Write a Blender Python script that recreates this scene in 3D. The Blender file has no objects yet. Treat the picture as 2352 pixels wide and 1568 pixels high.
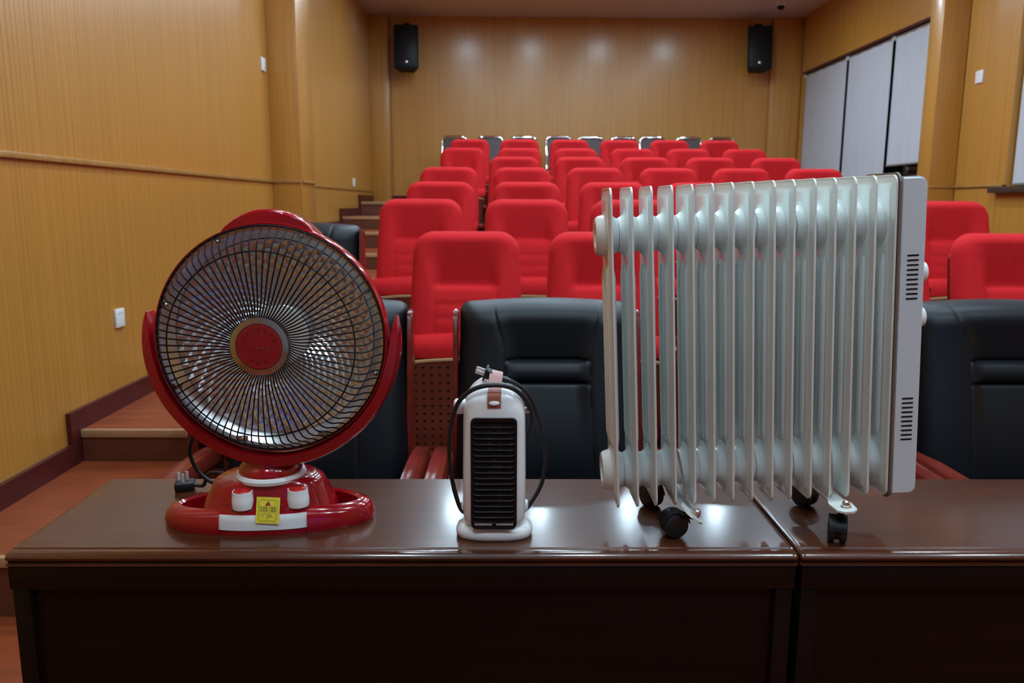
import bpy, bmesh, math, random
from mathutils import Matrix, Vector

random.seed(7)
SC = bpy.context.scene
COL = SC.collection
PI = math.pi
R = math.radians

# ------------------------------------------------------------------ camera
F_PX, ZC = 1830.0, 1.36
PITCH, YAW, ROLL = R(9.75), R(0.65), R(0.25)
_f = Vector((math.sin(YAW) * math.cos(PITCH), math.cos(YAW) * math.cos(PITCH), -math.sin(PITCH)))
_r0 = Vector((math.cos(YAW), -math.sin(YAW), 0.0))
_u0 = _r0.cross(_f)
_r = _r0 * math.cos(ROLL) + _u0 * math.sin(ROLL)
_u = _u0 * math.cos(ROLL) - _r0 * math.sin(ROLL)
cam_data = bpy.data.cameras.new('camera')
cam_data.sensor_width = 36.0
cam_data.lens = 36.0 * F_PX / 2352.0
cam_data.clip_start = 0.05
cam_data.dof.use_dof = True
cam_data.dof.focus_distance = 1.40
cam_data.dof.aperture_fstop = 7.0
cam = bpy.data.objects.new('camera', cam_data)
cam.matrix_world = Matrix(((_r.x, _u.x, -_f.x, 0), (_r.y, _u.y, -_f.y, 0), (_r.z, _u.z, -_f.z, ZC), (0, 0, 0, 1)))
COL.objects.link(cam)
SC.camera = cam

# ------------------------------------------------------------------ world, exposure
world = bpy.data.worlds.new('world')
SC.world = world
world.use_nodes = True
world.node_tree.nodes['Background'].inputs[0].default_value = (0.05, 0.06, 0.08, 1)
world.node_tree.nodes['Background'].inputs[1].default_value = 0.05
SC.view_settings.view_transform = 'Standard'
SC.view_settings.look = 'None'
SC.view_settings.gamma = 1.0
SC.view_settings.use_curve_mapping = False
SC.view_settings.exposure = 0.10
LAMP_STRENGTH = 190.0
LAMP_COLOR = (0.65, 0.86, 1.0)


def at(px, py, Y):
    """world point at depth Y seen in the photograph at that pixel"""
    a, b = (px - 1176.0) / F_PX, (784.0 - py) / F_PX
    d = _f + _r * a + _u * b
    k = Y / d.y
    return Vector((d.x * k, Y, ZC + d.z * k))


# ------------------------------------------------------------------ materials
MATS = {}


def mat(name, color, rough=0.5, metal=0.0, spec=0.5, emit=None, strength=0.0, coat=0.0, coat_rough=0.1,
        var=0.0, var_scale=(8, 8, 8), bump=0.0, bump_scale=200.0, sheen=0.0, rough_var=0.0, alpha=None):
    m = bpy.data.materials.new(name)
    m.use_nodes = True
    nt = m.node_tree
    b = nt.nodes['Principled BSDF']
    b.inputs['Base Color'].default_value = (*color, 1)
    b.inputs['Roughness'].default_value = rough
    b.inputs['Metallic'].default_value = metal
    b.inputs['Specular IOR Level'].default_value = spec
    if coat:
        b.inputs['Coat Weight'].default_value = coat
        b.inputs['Coat Roughness'].default_value = coat_rough
    if sheen:
        b.inputs['Sheen Weight'].default_value = sheen
        b.inputs['Sheen Roughness'].default_value = 0.5
        b.inputs['Sheen Tint'].default_value = (*color, 1)
    if emit:
        b.inputs['Emission Color'].default_value = (*emit, 1)
        b.inputs['Emission Strength'].default_value = strength
    if var or bump or rough_var:
        tc = nt.nodes.new('ShaderNodeTexCoord')
        mp = nt.nodes.new('ShaderNodeMapping')
        mp.inputs['Scale'].default_value = var_scale
        nt.links.new(tc.outputs['Object'], mp.inputs['Vector'])
    if var:
        n = nt.nodes.new('ShaderNodeTexNoise')
        n.inputs['Scale'].default_value = 1.0
        n.inputs['Detail'].default_value = 6.0
        n.inputs['Roughness'].default_value = 0.65
        nt.links.new(mp.outputs[0], n.inputs['Vector'])
        cr = nt.nodes.new('ShaderNodeValToRGB')
        cr.color_ramp.elements[0].position = 0.28
        cr.color_ramp.elements[1].position = 0.72
        cr.color_ramp.elements[0].color = (*[c * (1 - var) for c in color], 1)
        cr.color_ramp.elements[1].color = (*[min(1, c * (1 + var)) for c in color], 1)
        nt.links.new(n.outputs['Fac'], cr.inputs['Fac'])
        nt.links.new(cr.outputs['Color'], b.inputs['Base Color'])
        if rough_var:
            mr = nt.nodes.new('ShaderNodeMapRange')
            mr.inputs['To Min'].default_value = rough - rough_var
            mr.inputs['To Max'].default_value = rough + rough_var
            nt.links.new(n.outputs['Fac'], mr.inputs['Value'])
            nt.links.new(mr.outputs[0], b.inputs['Roughness'])
    if bump:
        n2 = nt.nodes.new('ShaderNodeTexNoise')
        n2.inputs['Scale'].default_value = bump_scale
        n2.inputs['Detail'].default_value = 3.0
        nt.links.new(tc.outputs['Object'], n2.inputs['Vector'])
        bp = nt.nodes.new('ShaderNodeBump')
        bp.inputs['Strength'].default_value = bump
        bp.inputs['Distance'].default_value = 0.002
        nt.links.new(n2.outputs['Fac'], bp.inputs['Height'])
        nt.links.new(bp.outputs[0], b.inputs['Normal'])
    MATS[name] = m
    return m


mat('oak', (0.51, 0.228, 0.036), rough=0.42, spec=0.5, coat=0.65, coat_rough=0.22, var=0.17, var_scale=(45, 45, 0.7))
mat('oak_trim', (0.42, 0.21, 0.06), rough=0.3, var=0.2, var_scale=(20, 20, 3))
mat('ceiling_paint', (0.62, 0.53, 0.53), rough=0.6)
mat('laminate', (0.27, 0.058, 0.020), rough=0.36, spec=0.3, var=0.35, var_scale=(2.5, 30, 5), rough_var=0.06)
mat('riser_wood', (0.13, 0.038, 0.017), rough=0.45, var=0.3, var_scale=(3, 20, 25))
mat('nosing', (0.48, 0.27, 0.13), rough=0.45, var=0.1, var_scale=(10, 10, 10))
mat('baseboard', (0.085, 0.014, 0.012), rough=0.35, spec=0.25, var=0.2, var_scale=(10, 10, 10))
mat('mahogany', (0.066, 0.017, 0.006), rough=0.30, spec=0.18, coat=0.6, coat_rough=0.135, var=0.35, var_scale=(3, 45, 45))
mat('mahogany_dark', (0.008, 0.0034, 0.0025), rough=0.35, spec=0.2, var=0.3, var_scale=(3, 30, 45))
mat('red_fabric', (0.56, 0.016, 0.021), rough=0.9, spec=0.15, sheen=0.35, var=0.10, var_scale=(60, 60, 60), bump=0.25, bump_scale=900)
mat('black_leather', (0.005, 0.007, 0.010), rough=0.42, spec=0.27, bump=0.12, bump_scale=700)
mat('stitch', (0.006, 0.007, 0.009), rough=0.6)
mat('cherry_wood', (0.14, 0.016, 0.009), rough=0.22, spec=0.28, var=0.35, var_scale=(30, 4, 30))
mat('dark_plastic', (0.008, 0.008, 0.009), rough=0.45, spec=0.25)
mat('black_rubber', (0.012, 0.012, 0.014), rough=0.5)
mat('chrome', (0.85, 0.86, 0.88), rough=0.07, metal=1.0)
mat('steel', (0.6, 0.6, 0.6), rough=0.22, metal=1.0)
mat('brown_vinyl', (0.06, 0.035, 0.035), rough=0.45)
mat('blind_fabric', (0.56, 0.57, 0.62), rough=0.85, var=0.05, var_scale=(2, 14, 1), bump=0.1, bump_scale=600)
mat('alu', (0.5, 0.5, 0.5), rough=0.35, metal=0.8)
mat('window_glass', (0.010, 0.012, 0.014), rough=0.04, spec=0.6)
mat('window_frame', (0.05, 0.03, 0.02), rough=0.5)
mat('white_plastic', (0.80, 0.81, 0.80), rough=0.35)
mat('white_gloss', (0.84, 0.87, 0.87), rough=0.22, coat=0.3)
mat('red_gloss', (0.33, 0.004, 0.011), rough=0.16, spec=0.5, coat=0.6, coat_rough=0.05)
mat('red_cap', (0.50, 0.012, 0.010), rough=0.35)
mat('reflector', (0.80, 0.81, 0.81), rough=0.28, metal=1.0)
mat('ceramic', (0.78, 0.77, 0.72), rough=0.3)
mat('cage_black', (0.004, 0.004, 0.0045), rough=0.55, spec=0.2)
mat('hub_chrome', (0.58, 0.59, 0.61), rough=0.16, metal=1.0)
mat('hub_red', (0.30, 0.006, 0.010), rough=0.4)
mat('hub_print', (0.10, 0.006, 0.008), rough=0.5)
mat('hub_line', (0.35, 0.10, 0.05), rough=0.4)
mat('sticker_yellow', (0.75, 0.62, 0.05), rough=0.25)
mat('print_black', (0.03, 0.025, 0.01), rough=0.5)
mat('print_red', (0.35, 0.02, 0.03), rough=0.5)
mat('enamel', (0.72, 0.76, 0.725), rough=0.25, coat=0.35, coat_rough=0.08, var=0.06, var_scale=(6, 6, 3))
mat('box_white', (0.64, 0.70, 0.73), rough=0.32)
mat('brown_edge', (0.17, 0.11, 0.075), rough=0.35)
mat('pink_leather', (0.55, 0.30, 0.27), rough=0.5, bump=0.2, bump_scale=400)
mat('brown_leather', (0.34, 0.10, 0.05), rough=0.45)
mat('grille_black', (0.005, 0.005, 0.006), rough=0.35, spec=0.35)
mat('slat_black', (0.03, 0.031, 0.033), rough=0.3)
mat('grille_inner', (0.005, 0.005, 0.006), rough=0.6, spec=0.2)
mat('wire_grey', (0.06, 0.06, 0.06), rough=0.4, metal=0.6)
mat('speaker_black', (0.006, 0.007, 0.009), rough=0.55, spec=0.2)
mat('front_paint', (0.34, 0.36, 0.38), rough=0.7)
mat('pin_metal', (0.75, 0.75, 0.73), rough=0.4, metal=0.3)
mat('lamp_white', (0.8, 0.8, 0.8), rough=0.5)
mat('lamp_glow', (0.9, 0.9, 0.9), emit=LAMP_COLOR, strength=LAMP_STRENGTH)
mat('screen_blue', (0.02, 0.02, 0.05), emit=(0.05, 0.09, 0.60), strength=0.9)


def perforated():
    m = mat('perforated_wood', (0.17, 0.035, 0.018), rough=0.4)
    nt = m.node_tree
    b = nt.nodes['Principled BSDF']
    tc = nt.nodes.new('ShaderNodeTexCoord')
    sp = nt.nodes.new('ShaderNodeSeparateXYZ')
    nt.links.new(tc.outputs['Object'], sp.inputs[0])
    sq = []
    for ax in ('X', 'Z'):
        w = nt.nodes.new('ShaderNodeMath'); w.operation = 'WRAP'
        w.inputs[1].default_value = 0.016; w.inputs[2].default_value = -0.016
        nt.links.new(sp.outputs[ax], w.inputs[0])
        p = nt.nodes.new('ShaderNodeMath'); p.operation = 'POWER'; p.inputs[1].default_value = 2
        a = nt.nodes.new('ShaderNodeMath'); a.operation = 'ABSOLUTE'
        nt.links.new(w.outputs[0], a.inputs[0]); nt.links.new(a.outputs[0], p.inputs[0])
        sq.append(p)
    ad = nt.nodes.new('ShaderNodeMath'); ad.operation = 'ADD'
    nt.links.new(sq[0].outputs[0], ad.inputs[0]); nt.links.new(sq[1].outputs[0], ad.inputs[1])
    lt = nt.nodes.new('ShaderNodeMath'); lt.operation = 'LESS_THAN'; lt.inputs[1].default_value = 0.0055 ** 2
    nt.links.new(ad.outputs[0], lt.inputs[0])
    mx = nt.nodes.new('ShaderNodeMix'); mx.data_type = 'RGBA'
    mx.inputs['A'].default_value = (0.17, 0.035, 0.018, 1)
    mx.inputs['B'].default_value = (0.006, 0.003, 0.003, 1)
    nt.links.new(lt.outputs[0], mx.inputs['Factor'])
    nt.links.new(mx.outputs['Result'], b.inputs['Base Color'])


perforated()

# ------------------------------------------------------------------ mesh helpers
ROOTM = {}


def thing(name, label, cat, loc=(0, 0, 0), rot=(0, 0, 0), group=None):
    o = bpy.data.objects.new(name, None)
    o.empty_display_size = 0.05
    COL.objects.link(o)
    o.location = loc
    o.rotation_euler = rot
    o['label'] = label
    o['category'] = cat
    if group:
        o['group'] = group
    from mathutils import Euler
    ROOTM[o.name] = Matrix.Translation(Vector(loc)) @ Euler(rot).to_matrix().to_4x4()
    return o


def finish(bm, name, m, parent=None, angle=35, world=False, label=None, kind=None, flat=False):
    if world and parent is not None and parent.name in ROOTM:
        bmesh.ops.transform(bm, matrix=ROOTM[parent.name].inverted(), verts=bm.verts)
    bmesh.ops.recalc_face_normals(bm, faces=bm.faces)
    me = bpy.data.meshes.new(name)
    bm.to_mesh(me)
    bm.free()
    me.materials.append(MATS[m])
    if not flat:
        for p in me.polygons:
            p.use_smooth = True
        me.set_sharp_from_angle(angle=R(angle))
    o = bpy.data.objects.new(name, me)
    COL.objects.link(o)
    if parent is not None:
        o.parent = parent
        if parent.name in ROOTM:
            ROOTM[o.name] = ROOTM[parent.name]
    if label:
        o['label'] = label
    if kind:
        o['kind'] = kind
    return o


def tag(o, label, cat, group=None):
    o['label'] = label
    o['category'] = cat
    if group:
        o['group'] = group
    return o


def struct(o, label=None):
    o['kind'] = 'structure'
    if label:
        o['label'] = label
    return o


def dup(root, loc, rot=None, label=None, parent=None):
    c = root.copy()
    COL.objects.link(c)
    if parent is not None:
        c.parent = parent
    if loc is not None:
        c.location = loc
    if rot is not None:
        c.rotation_euler = rot
    if label:
        c['label'] = label
    for ch in list(root.children):
        dup(ch, None, parent=c)
    return c


def box(bm, x0, x1, y0, y1, z0, z1, bev=0.0, seg=2, M=None):
    r = bmesh.ops.create_cube(bm, size=1.0)
    vs = r['verts']
    T = Matrix.Translation(((x0 + x1) / 2, (y0 + y1) / 2, (z0 + z1) / 2)) @ Matrix.Diagonal((x1 - x0, y1 - y0, z1 - z0, 1))
    bmesh.ops.transform(bm, matrix=T, verts=vs)
    if bev:
        es = list({e for v in vs for e in v.link_edges})
        g = bmesh.ops.bevel(bm, geom=es, offset=bev, segments=seg, affect='EDGES', profile=0.5)
        vs = list({v for f in g['faces'] for v in f.verts} | {v for v in vs if v.is_valid})
    if M is not None:
        bmesh.ops.transform(bm, matrix=M, verts=vs)
    return vs


def loops(bm, rings, close=True, cap0=True, cap1=True):
    """skin a list of equally long point loops"""
    vv = [[bm.verts.new(p) for p in ring] for ring in rings]
    n = len(rings[0])
    for a, b in zip(vv[:-1], vv[1:]):
        for i in range(n if close else n - 1):
            j = (i + 1) % n
            bm.faces.new((a[i], a[j], b[j], b[i]))
    if close and cap0:
        bm.faces.new(list(reversed(vv[0])))
    if close and cap1:
        bm.faces.new(vv[-1])
    return vv


def lathe(bm, prof, n=32, M=None, cap0=True, cap1=True):
    """prof: (r, h); axis = local z"""
    rings = []
    for r_, h in prof:
        ring = [Vector((r_ * math.cos(2 * PI * i / n), r_ * math.sin(2 * PI * i / n), h)) for i in range(n)]
        if M is not None:
            ring = [M @ p for p in ring]
        rings.append(ring)
    loops(bm, rings, True, cap0, cap1)


def axis_m(origin, direction):
    d = Vector(direction).normalized()
    return Matrix.Translation(Vector(origin)) @ d.to_track_quat('Z', 'Y').to_matrix().to_4x4()


def smooth_path(pts, sub=6):
    pts = [Vector(p) for p in pts]
    out = []
    for i in range(len(pts) - 1):
        p0 = pts[max(i - 1, 0)]; p1 = pts[i]; p2 = pts[i + 1]; p3 = pts[min(i + 2, len(pts) - 1)]
        for s in range(sub):
            t = s / sub
            out.append(0.5 * ((2 * p1) + (p2 - p0) * t + (2 * p0 - 5 * p1 + 4 * p2 - p3) * t * t + (3 * p1 - p0 - 3 * p2 + p3) * t ** 3))
    out.append(pts[-1])
    return out


def tube(bm, pts, r_, n=8, closed=False, smooth=0):
    if smooth:
        pts = smooth_path(pts, smooth)
    pts = [Vector(p) for p in pts]
    N = len(pts)
    rings = []
    up = None
    for i in range(N):
        if closed:
            t = (pts[(i + 1) % N] - pts[i - 1]).normalized()
        else:
            t = (pts[min(i + 1, N - 1)] - pts[max(i - 1, 0)]).normalized()
        if up is None:
            up = t.orthogonal().normalized()
        up = (up - t * up.dot(t)).normalized()
        side = t.cross(up)
        rr = r_[i] if isinstance(r_, (list, tuple)) else r_
        rings.append([pts[i] + (up * math.cos(2 * PI * k / n) + side * math.sin(2 * PI * k / n)) * rr for k in range(n)])
    if closed:
        rings.append(rings[0])
        vv = [[bm.verts.new(p) for p in ring] for ring in rings[:-1]]
        vv.append(vv[0])
        for a, b in zip(vv[:-1], vv[1:]):
            for i in range(n):
                j = (i + 1) % n
                bm.faces.new((a[i], a[j], b[j], b[i]))
    else:
        loops(bm, rings)


def ribbon(bm, pts, width_dir, w, t):
    """flat band along pts; width_dir = vector across"""
    pts = [Vector(p) for p in pts]
    wd = Vector(width_dir).normalized() * w / 2
    rings = []
    for i, p in enumerate(pts):
        tg = (pts[min(i + 1, len(pts) - 1)] - pts[max(i - 1, 0)]).normalized()
        nn = tg.cross(wd).normalized() * t / 2
        rings.append([p - wd - nn, p + wd - nn, p + wd + nn, p - wd + nn])
    loops(bm, rings)


def prism(bm, poly, axis, a0, a1):
    """poly of (u, v) extruded along axis; axis 'X': (u,v)=(y,z), 'Y': (x,z), 'Z': (x,y)"""
    def P(u, v, a):
        return {'X': (a, u, v), 'Y': (u, a, v), 'Z': (u, v, a)}[axis]
    loops(bm, [[P(u, v, a0) for u, v in poly], [P(u, v, a1) for u, v in poly]])


def rrect(x0, x1, z0, z1, r_, n=5):
    pts = []
    for cx, cz, a0 in ((x1 - r_, z1 - r_, 0), (x0 + r_, z1 - r_, 90), (x0 + r_, z0 + r_, 180), (x1 - r_, z0 + r_, 270)):
        for k in range(n + 1):
            a = R(a0 + 90 * k / n)
            pts.append((cx + r_ * math.cos(a), cz + r_ * math.sin(a)))
    return pts


def superell(cx, cy, a, b, n=40, e=3.0, rot=0.0):
    pts = []
    for i in range(n):
        t = 2 * PI * i / n
        c, s = math.cos(t), math.sin(t)
        x = a * math.copysign(abs(c) ** (2 / e), c)
        y = b * math.copysign(abs(s) ** (2 / e), s)
        pts.append((cx + x * math.cos(rot) - y * math.sin(rot), cy + x * math.sin(rot) + y * math.cos(rot)))
    return pts


# ================================================================== THE ROOM
XL, XR, YB, YF, ZCEIL, ZF = -1.85, 4.10, 11.55, -4.0, 3.90, 0.05
TY = [2.40, 3.37, 4.345, 5.32, 6.29, 7.26, 8.23, 9.20, 10.42]
TZ = [0.25, 0.388, 0.505, 0.64, 0.775, 0.915, 1.075, 1.215, 1.385]

bm = bmesh.new()
box(bm, XL - 0.2, XR + 0.2, YF - 0.2, YB + 0.2, ZF - 0.2, ZF)
struct(finish(bm, 'floor', 'laminate'), 'reddish wood laminate floor in front of the stepped seating')
bm = bmesh.new()
box(bm, XL - 0.2, XR + 0.2, YF - 0.2, YB + 0.2, ZCEIL, ZCEIL + 0.2)
struct(finish(bm, 'ceiling', 'ceiling_paint'), 'plain ceiling above the seating')

zprev = ZF
for k, (ty, tz) in enumerate(zip(TY, TZ)):
    bm = bmesh.new()
    if k == 1:
        box(bm, XL + 0.001, -1.37, ty, YB, zprev, tz)
        box(bm, -1.37, XR - 0.001, ty + 0.13, YB, zprev, tz)
    else:
        box(bm, XL + 0.001, XR - 0.001, ty, YB, zprev, tz)
    tier = struct(finish(bm, 'floor_tier', 'laminate'))
    xr = -1.37 if k == 1 else -1.0
    bm = bmesh.new()
    box(bm, XL + 0.024, xr, ty - 0.012, ty - 0.0005, zprev + 0.001, tz - 0.031)
    finish(bm, 'riser', 'riser_wood', tier)
    bm = bmesh.new()
    box(bm, XL + 0.024, xr, ty - 0.022, ty + 0.004, tz - 0.03, tz + 0.004, 0.003)
    finish(bm, 'nosing', 'nosing', tier, label='pale wooden nosing strip')
    zprev = tz


def grooved(name, parent, axis, a0, a1, z0, z1, pos, sgn, pitch=0.031, gw=0.003, gd=0.0013, thick=0.018, m='oak'):
    """panel lying against pos, facing sgn; grooves run vertically"""
    pr = [(a0, 0.0), (a0, thick)]
    n = max(1, int((a1 - a0) / pitch))
    st = (a1 - a0) / n
    for i in range(1, n):
        c = a0 + i * st + random.uniform(-0.003, 0.003)
        pr += [(c - gw / 2, thick), (c - gw / 4, thick - gd), (c + gw / 4, thick - gd), (c + gw / 2, thick)]
    pr += [(a1, thick), (a1, 0.0)]
    bm = bmesh.new()
    if axis == 'Y':
        rings = [[(pos + sgn * d, a, z) for a, d in pr] for z in (z0, z1)]
    else:
        rings = [[(a, pos + sgn * d, z) for a, d in pr] for z in (z0, z1)]
    vv = [[bm.verts.new(p) for p in ring] for ring in rings]
    for i in range(len(pr) - 1):
        bm.faces.new((vv[0][i], vv[0][i + 1], vv[1][i + 1], vv[1][i]))
    bm.faces.new(vv[1])
    bm.faces.new(vv[0])
    return finish(bm, name, m, parent, flat=True)


RAIL = 1.535
# left wall
bm = bmesh.new()
box(bm, XL - 0.25, XL - 0.0185, YF, YB, ZF, ZCEIL)
wl = struct(finish(bm, 'wall_left', 'oak'), 'honey oak panelled wall on the left')
edges = [YF + 0.001, -2.8, -1.6, -0.4, 0.8, 2.0, 3.2, 4.52, 5.87, 6.52, 7.12, 8.3, 9.5, 10.7, YB - 0.02]
for a, b in zip(edges[:-1], edges[1:]):
    grooved('panel', wl, 'Y', a + 0.001, b - 0.001, RAIL + 0.012, ZCEIL - 0.001, XL - 0.018, 1)
    grooved('panel', wl, 'Y', a + 0.001, b - 0.001, ZF + 0.001, RAIL - 0.012, XL - 0.018, 1)
# right wall (window openings between the panels)
WIN = [(7.95, 11.36, 1.60, 3.16), (4.2, 6.60, 1.52, 3.5)]
bm = bmesh.new()
XW = XR + 0.0185
for a, b in ((YF, 4.2), (6.60, 7.95), (11.36, YB)):
    box(bm, XW, XR + 0.25, a, b, ZF, ZCEIL)
for (a, b, z0, z1) in WIN:
    box(bm, XW, XR + 0.25, a, b, ZF, z0)
    box(bm, XW, XR + 0.25, a, b, z1, ZCEIL)
wr = struct(finish(bm, 'wall_right', 'oak'), 'honey oak panelled wall with the windows on the right')
for a, b, z0, z1 in ((YF + 0.001, -2.4, ZF, ZCEIL), (-2.4, -0.8, ZF, ZCEIL), (-0.8, 0.9, ZF, ZCEIL), (0.9, 2.6, ZF, ZCEIL), (2.6, 4.2, ZF, ZCEIL),
                     (6.60, 7.33, RAIL, ZCEIL), (6.60, 7.33, ZF, RAIL - 0.02), (4.2, 6.6, ZF, 1.50), (4.2, 6.6, 3.5, ZCEIL),
                     (7.95, 9.75, ZF, 1.60), (9.75, 11.36, ZF, 1.60)):
    grooved('panel', wr, 'Y', a + 0.001, b - 0.001, z0 + 0.001, z1 - 0.001, XR + 0.018, -1)
for a, b in ((7.57, 9.75), (9.75, 11.38)):
    bm = bmesh.new()
    box(bm, XR, XR + 0.018, a + 0.001, b - 0.001, 3.16, ZCEIL - 0.001)
    finish(bm, 'panel', 'oak', wr)
# back wall
bm = bmesh.new()
box(bm, XL - 0.25, XR + 0.25, YB + 0.0185, YB + 0.25, ZF, ZCEIL)
wb = struct(finish(bm, 'wall_back', 'oak'), 'honey oak panelled wall behind the last row')
xe = [-1.56, -0.36, 0.82, 2.0, 3.08, 3.70]
for a, b in zip(xe[:-1], xe[1:]):
    grooved('panel', wb, 'X', a + 0.001, b - 0.001, TZ[-1] + 0.001, ZCEIL - 0.001, YB + 0.018, -1, pitch=0.04)
# front wall behind the camera
bm = bmesh.new()
box(bm, XL - 0.25, XR + 0.25, YF - 0.25, YF, ZF, ZCEIL)
struct(finish(bm, 'wall_front', 'front_paint'), 'pale painted wall at the front of the room')


def pilaster(name, x0, x1, y0, y1, z0, label):
    bm = bmesh.new()
    box(bm, x0, x1, y0, y1, z0, ZCEIL - 0.001, 0.004)
    return struct(finish(bm, name, 'oak'), label)


pilaster('trim_1', XL + 0.0005, -1.615, 6.535, 6.98, TZ[4] - 0.1, 'oak pilaster standing out from the left wall')
pilaster('trim_2', 3.86, XR - 0.0005, 7.335, 7.56, TZ[5] - 0.2, 'oak pilaster between the two windows')
pilaster('trim_3', XL + 0.0005, -1.58, 11.44, YB + 0.015, TZ[-1], 'oak corner post at the left of the back wall')
pilaster('trim_4', 3.70, XR + 0.01, 11.44, YB + 0.015, TZ[-1], 'oak corner post at the right of the back wall')


def rail(name, x0, x1, y0, y1, label):
    bm = bmesh.new()
    box(bm, x0, x1, y0, y1, RAIL - 0.012, RAIL + 0.012, 0.004)
    return struct(finish(bm, name, 'oak_trim'), label)


rail('trim_5', XL - 0.01, XL + 0.018, YF + 0.01, 6.53, 'narrow chair rail along the left wall')
rail('trim_6', -1.614, -1.600, 6.55, 6.96, 'short chair rail on the left pilaster')
rail('trim_7', XL - 0.01, XL + 0.014, 6.99, 11.43, 'narrow chair rail at the far end of the left wall')
rail('trim_8', XR - 0.014, XR + 0.01, 6.62, 7.33, 'narrow chair rail beside the right pilaster')
bm = bmesh.new()
box(bm, 3.862, 4.09, 7.322, 7.334, RAIL - 0.012, RAIL + 0.012, 0.004)
struct(finish(bm, 'trim_9', 'oak_trim'), 'short chair rail on the right pilaster')
bm = bmesh.new()
box(bm, XL + 0.001, -1.62, 6.522, 6.534, RAIL - 0.012, RAIL + 0.012, 0.004)
struct(finish(bm, 'trim_10', 'oak_trim'), 'chair rail on the face of the left pilaster')

# stepped skirting board on the left wall
bm = bmesh.new()
H = 0.092
pl_low, pl_top = [(YF + 0.01, ZF)], [(YF + 0.01, ZF + H)]
z = ZF
for ty, tz in zip(TY, TZ):
    pl_low += [(ty - 0.001, z), (ty - 0.001, tz)]
    pl_top += [(ty - 0.085, z + H), (ty - 0.085, tz + H)]
    z = tz
pl_low.append((11.43, z)); pl_top.append((11.43, z + H))
for (y0, z0), (y1, z1), (y2, z2), (y3, z3) in zip(pl_low[:-1], pl_low[1:], pl_top[1:], pl_top[:-1]):
    loops(bm, [[(XL + 0.0008, y0, z0), (XL + 0.0008, y1, z1), (XL + 0.0008, y2, z2), (XL + 0.0008, y3, z3)],
               [(XL + 0.022, y0, z0), (XL + 0.022, y1, z1), (XL + 0.022, y2, z2), (XL + 0.022, y3, z3)]])
struct(finish(bm, 'baseboard_left', 'baseboard', flat=True), 'dark mahogany skirting board stepping up the left wall')
bm = bmesh.new()
box(bm, -1.57, 3.69, 11.53, YB - 0.001, TZ[-1], TZ[-1] + H)
struct(finish(bm, 'baseboard_back', 'baseboard'), 'dark mahogany skirting board along the back wall')

# windows
for i, (a, b, z0, z1) in enumerate(WIN):
    bm = bmesh.new()
    for (p, q, r0, r1) in ((a, b, z0, z0 + 0.05), (a, b, z1 - 0.05, z1), (a, a + 0.05, z0 + 0.05, z1 - 0.05), (b - 0.05, b, z0 + 0.05, z1 - 0.05)):
        box(bm, XR + 0.13, XR + 0.2, p + 0.001, q - 0.001, r0 + 0.001, r1 - 0.001)
    w = struct(finish(bm, 'window_%d' % (i + 1), 'window_frame'), ['long dark-framed window beside the back rows', 'dark-framed window at the right edge'][i])
    nn = 3
    for k in range(nn):
        p0 = a + 0.05 + (b - a - 0.1) * k / nn
        p1 = a + 0.05 + (b - a - 0.1) * (k + 1) / nn
        bm = bmesh.new()
        box(bm, XR + 0.16, XR + 0.168, p0 + 0.012, p1 - 0.012, z0 + 0.052, z1 - 0.052)
        finish(bm, 'pane', 'window_glass', w)
        if k:
            bm = bmesh.new()
            box(bm, XR + 0.135, XR + 0.195, p0 - 0.0115, p0 + 0.0115, z0 + 0.051, z1 - 0.051)
            finish(bm, 'mullion', 'window_frame', w)
    bm = bmesh.new()
    if i:
        box(bm, XR - 0.07, XR + 0.13, a - 0.05, b + 0.12, z0 - 0.05, z0 - 0.0005, 0.006)
    else:
        box(bm, XR + 0.0, XR + 0.13, a + 0.002, b - 0.002, z0 - 0.03, z0 + 0.0, 0.004)
    finish(bm, 'window_sill', 'window_frame', w)
    bm = bmesh.new()
    box(bm, XR + 0.001, XR + 0.13, a + 0.002, b - 0.002, z1 - 0.02, z1 - 0.001)
    finish(bm, 'head_lining', 'baseboard', w)


def blind(y0, y1, z0, z1, label, x=XR + 0.05):
    t = thing('roller_blind', label, 'blind', (x, (y0 + y1) / 2, z1), group='roller blinds')
    bm = bmesh.new()
    n = 14
    rings = []
    for zz in (z0, z1 - 0.03):
        f = [(x - 0.002 + 0.004 * math.sin(k * 1.9), y0 + (y1 - y0) * k / n, zz) for k in range(n + 1)]
        bk = [(p[0] + 0.0015, p[1], p[2]) for p in reversed(f)]
        rings.append(f + bk)
    loops(bm, rings)
    finish(bm, 'fabric', 'blind_fabric', t, world=True, angle=60)
    bm = bmesh.new()
    lathe(bm, [(0.02, y0), (0.02, y1)], 16, axis_m((x + 0.012, 0, z1 - 0.02), (0, 1, 0)))
    finish(bm, 'roller_tube', 'alu', t, world=True)
    bm = bmesh.new()
    box(bm, x - 0.006, x + 0.006, y0, y1, z0 - 0.02, z0, 0.003)
    finish(bm, 'bottom_bar', 'alu', t, world=True)
    for yy in (y0 - 0.012, y1 + 0.004):
        bm = bmesh.new()
        box(bm, x - 0.02, x + 0.035, yy, yy + 0.008, z1 - 0.045, z1 - 0.001, 0.002)
        finish(bm, 'bracket', 'white_plastic', t, world=True)
    return t


blind(10.02, 11.34, 1.64, 3.138, 'pale grey roller blind of the long window nearest the back wall')
blind(8.86, 9.96, 1.64, 3.138, 'pale grey roller blind in the middle of the long window')
blind(7.97, 8.80, 1.80, 3.138, 'pale grey roller blind stopping short above the dark glass')
blind(4.3, 6.575, 1.55, 3.46, 'pale grey roller blind cut off by the right edge of the photo', x=XR + 0.045)

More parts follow.
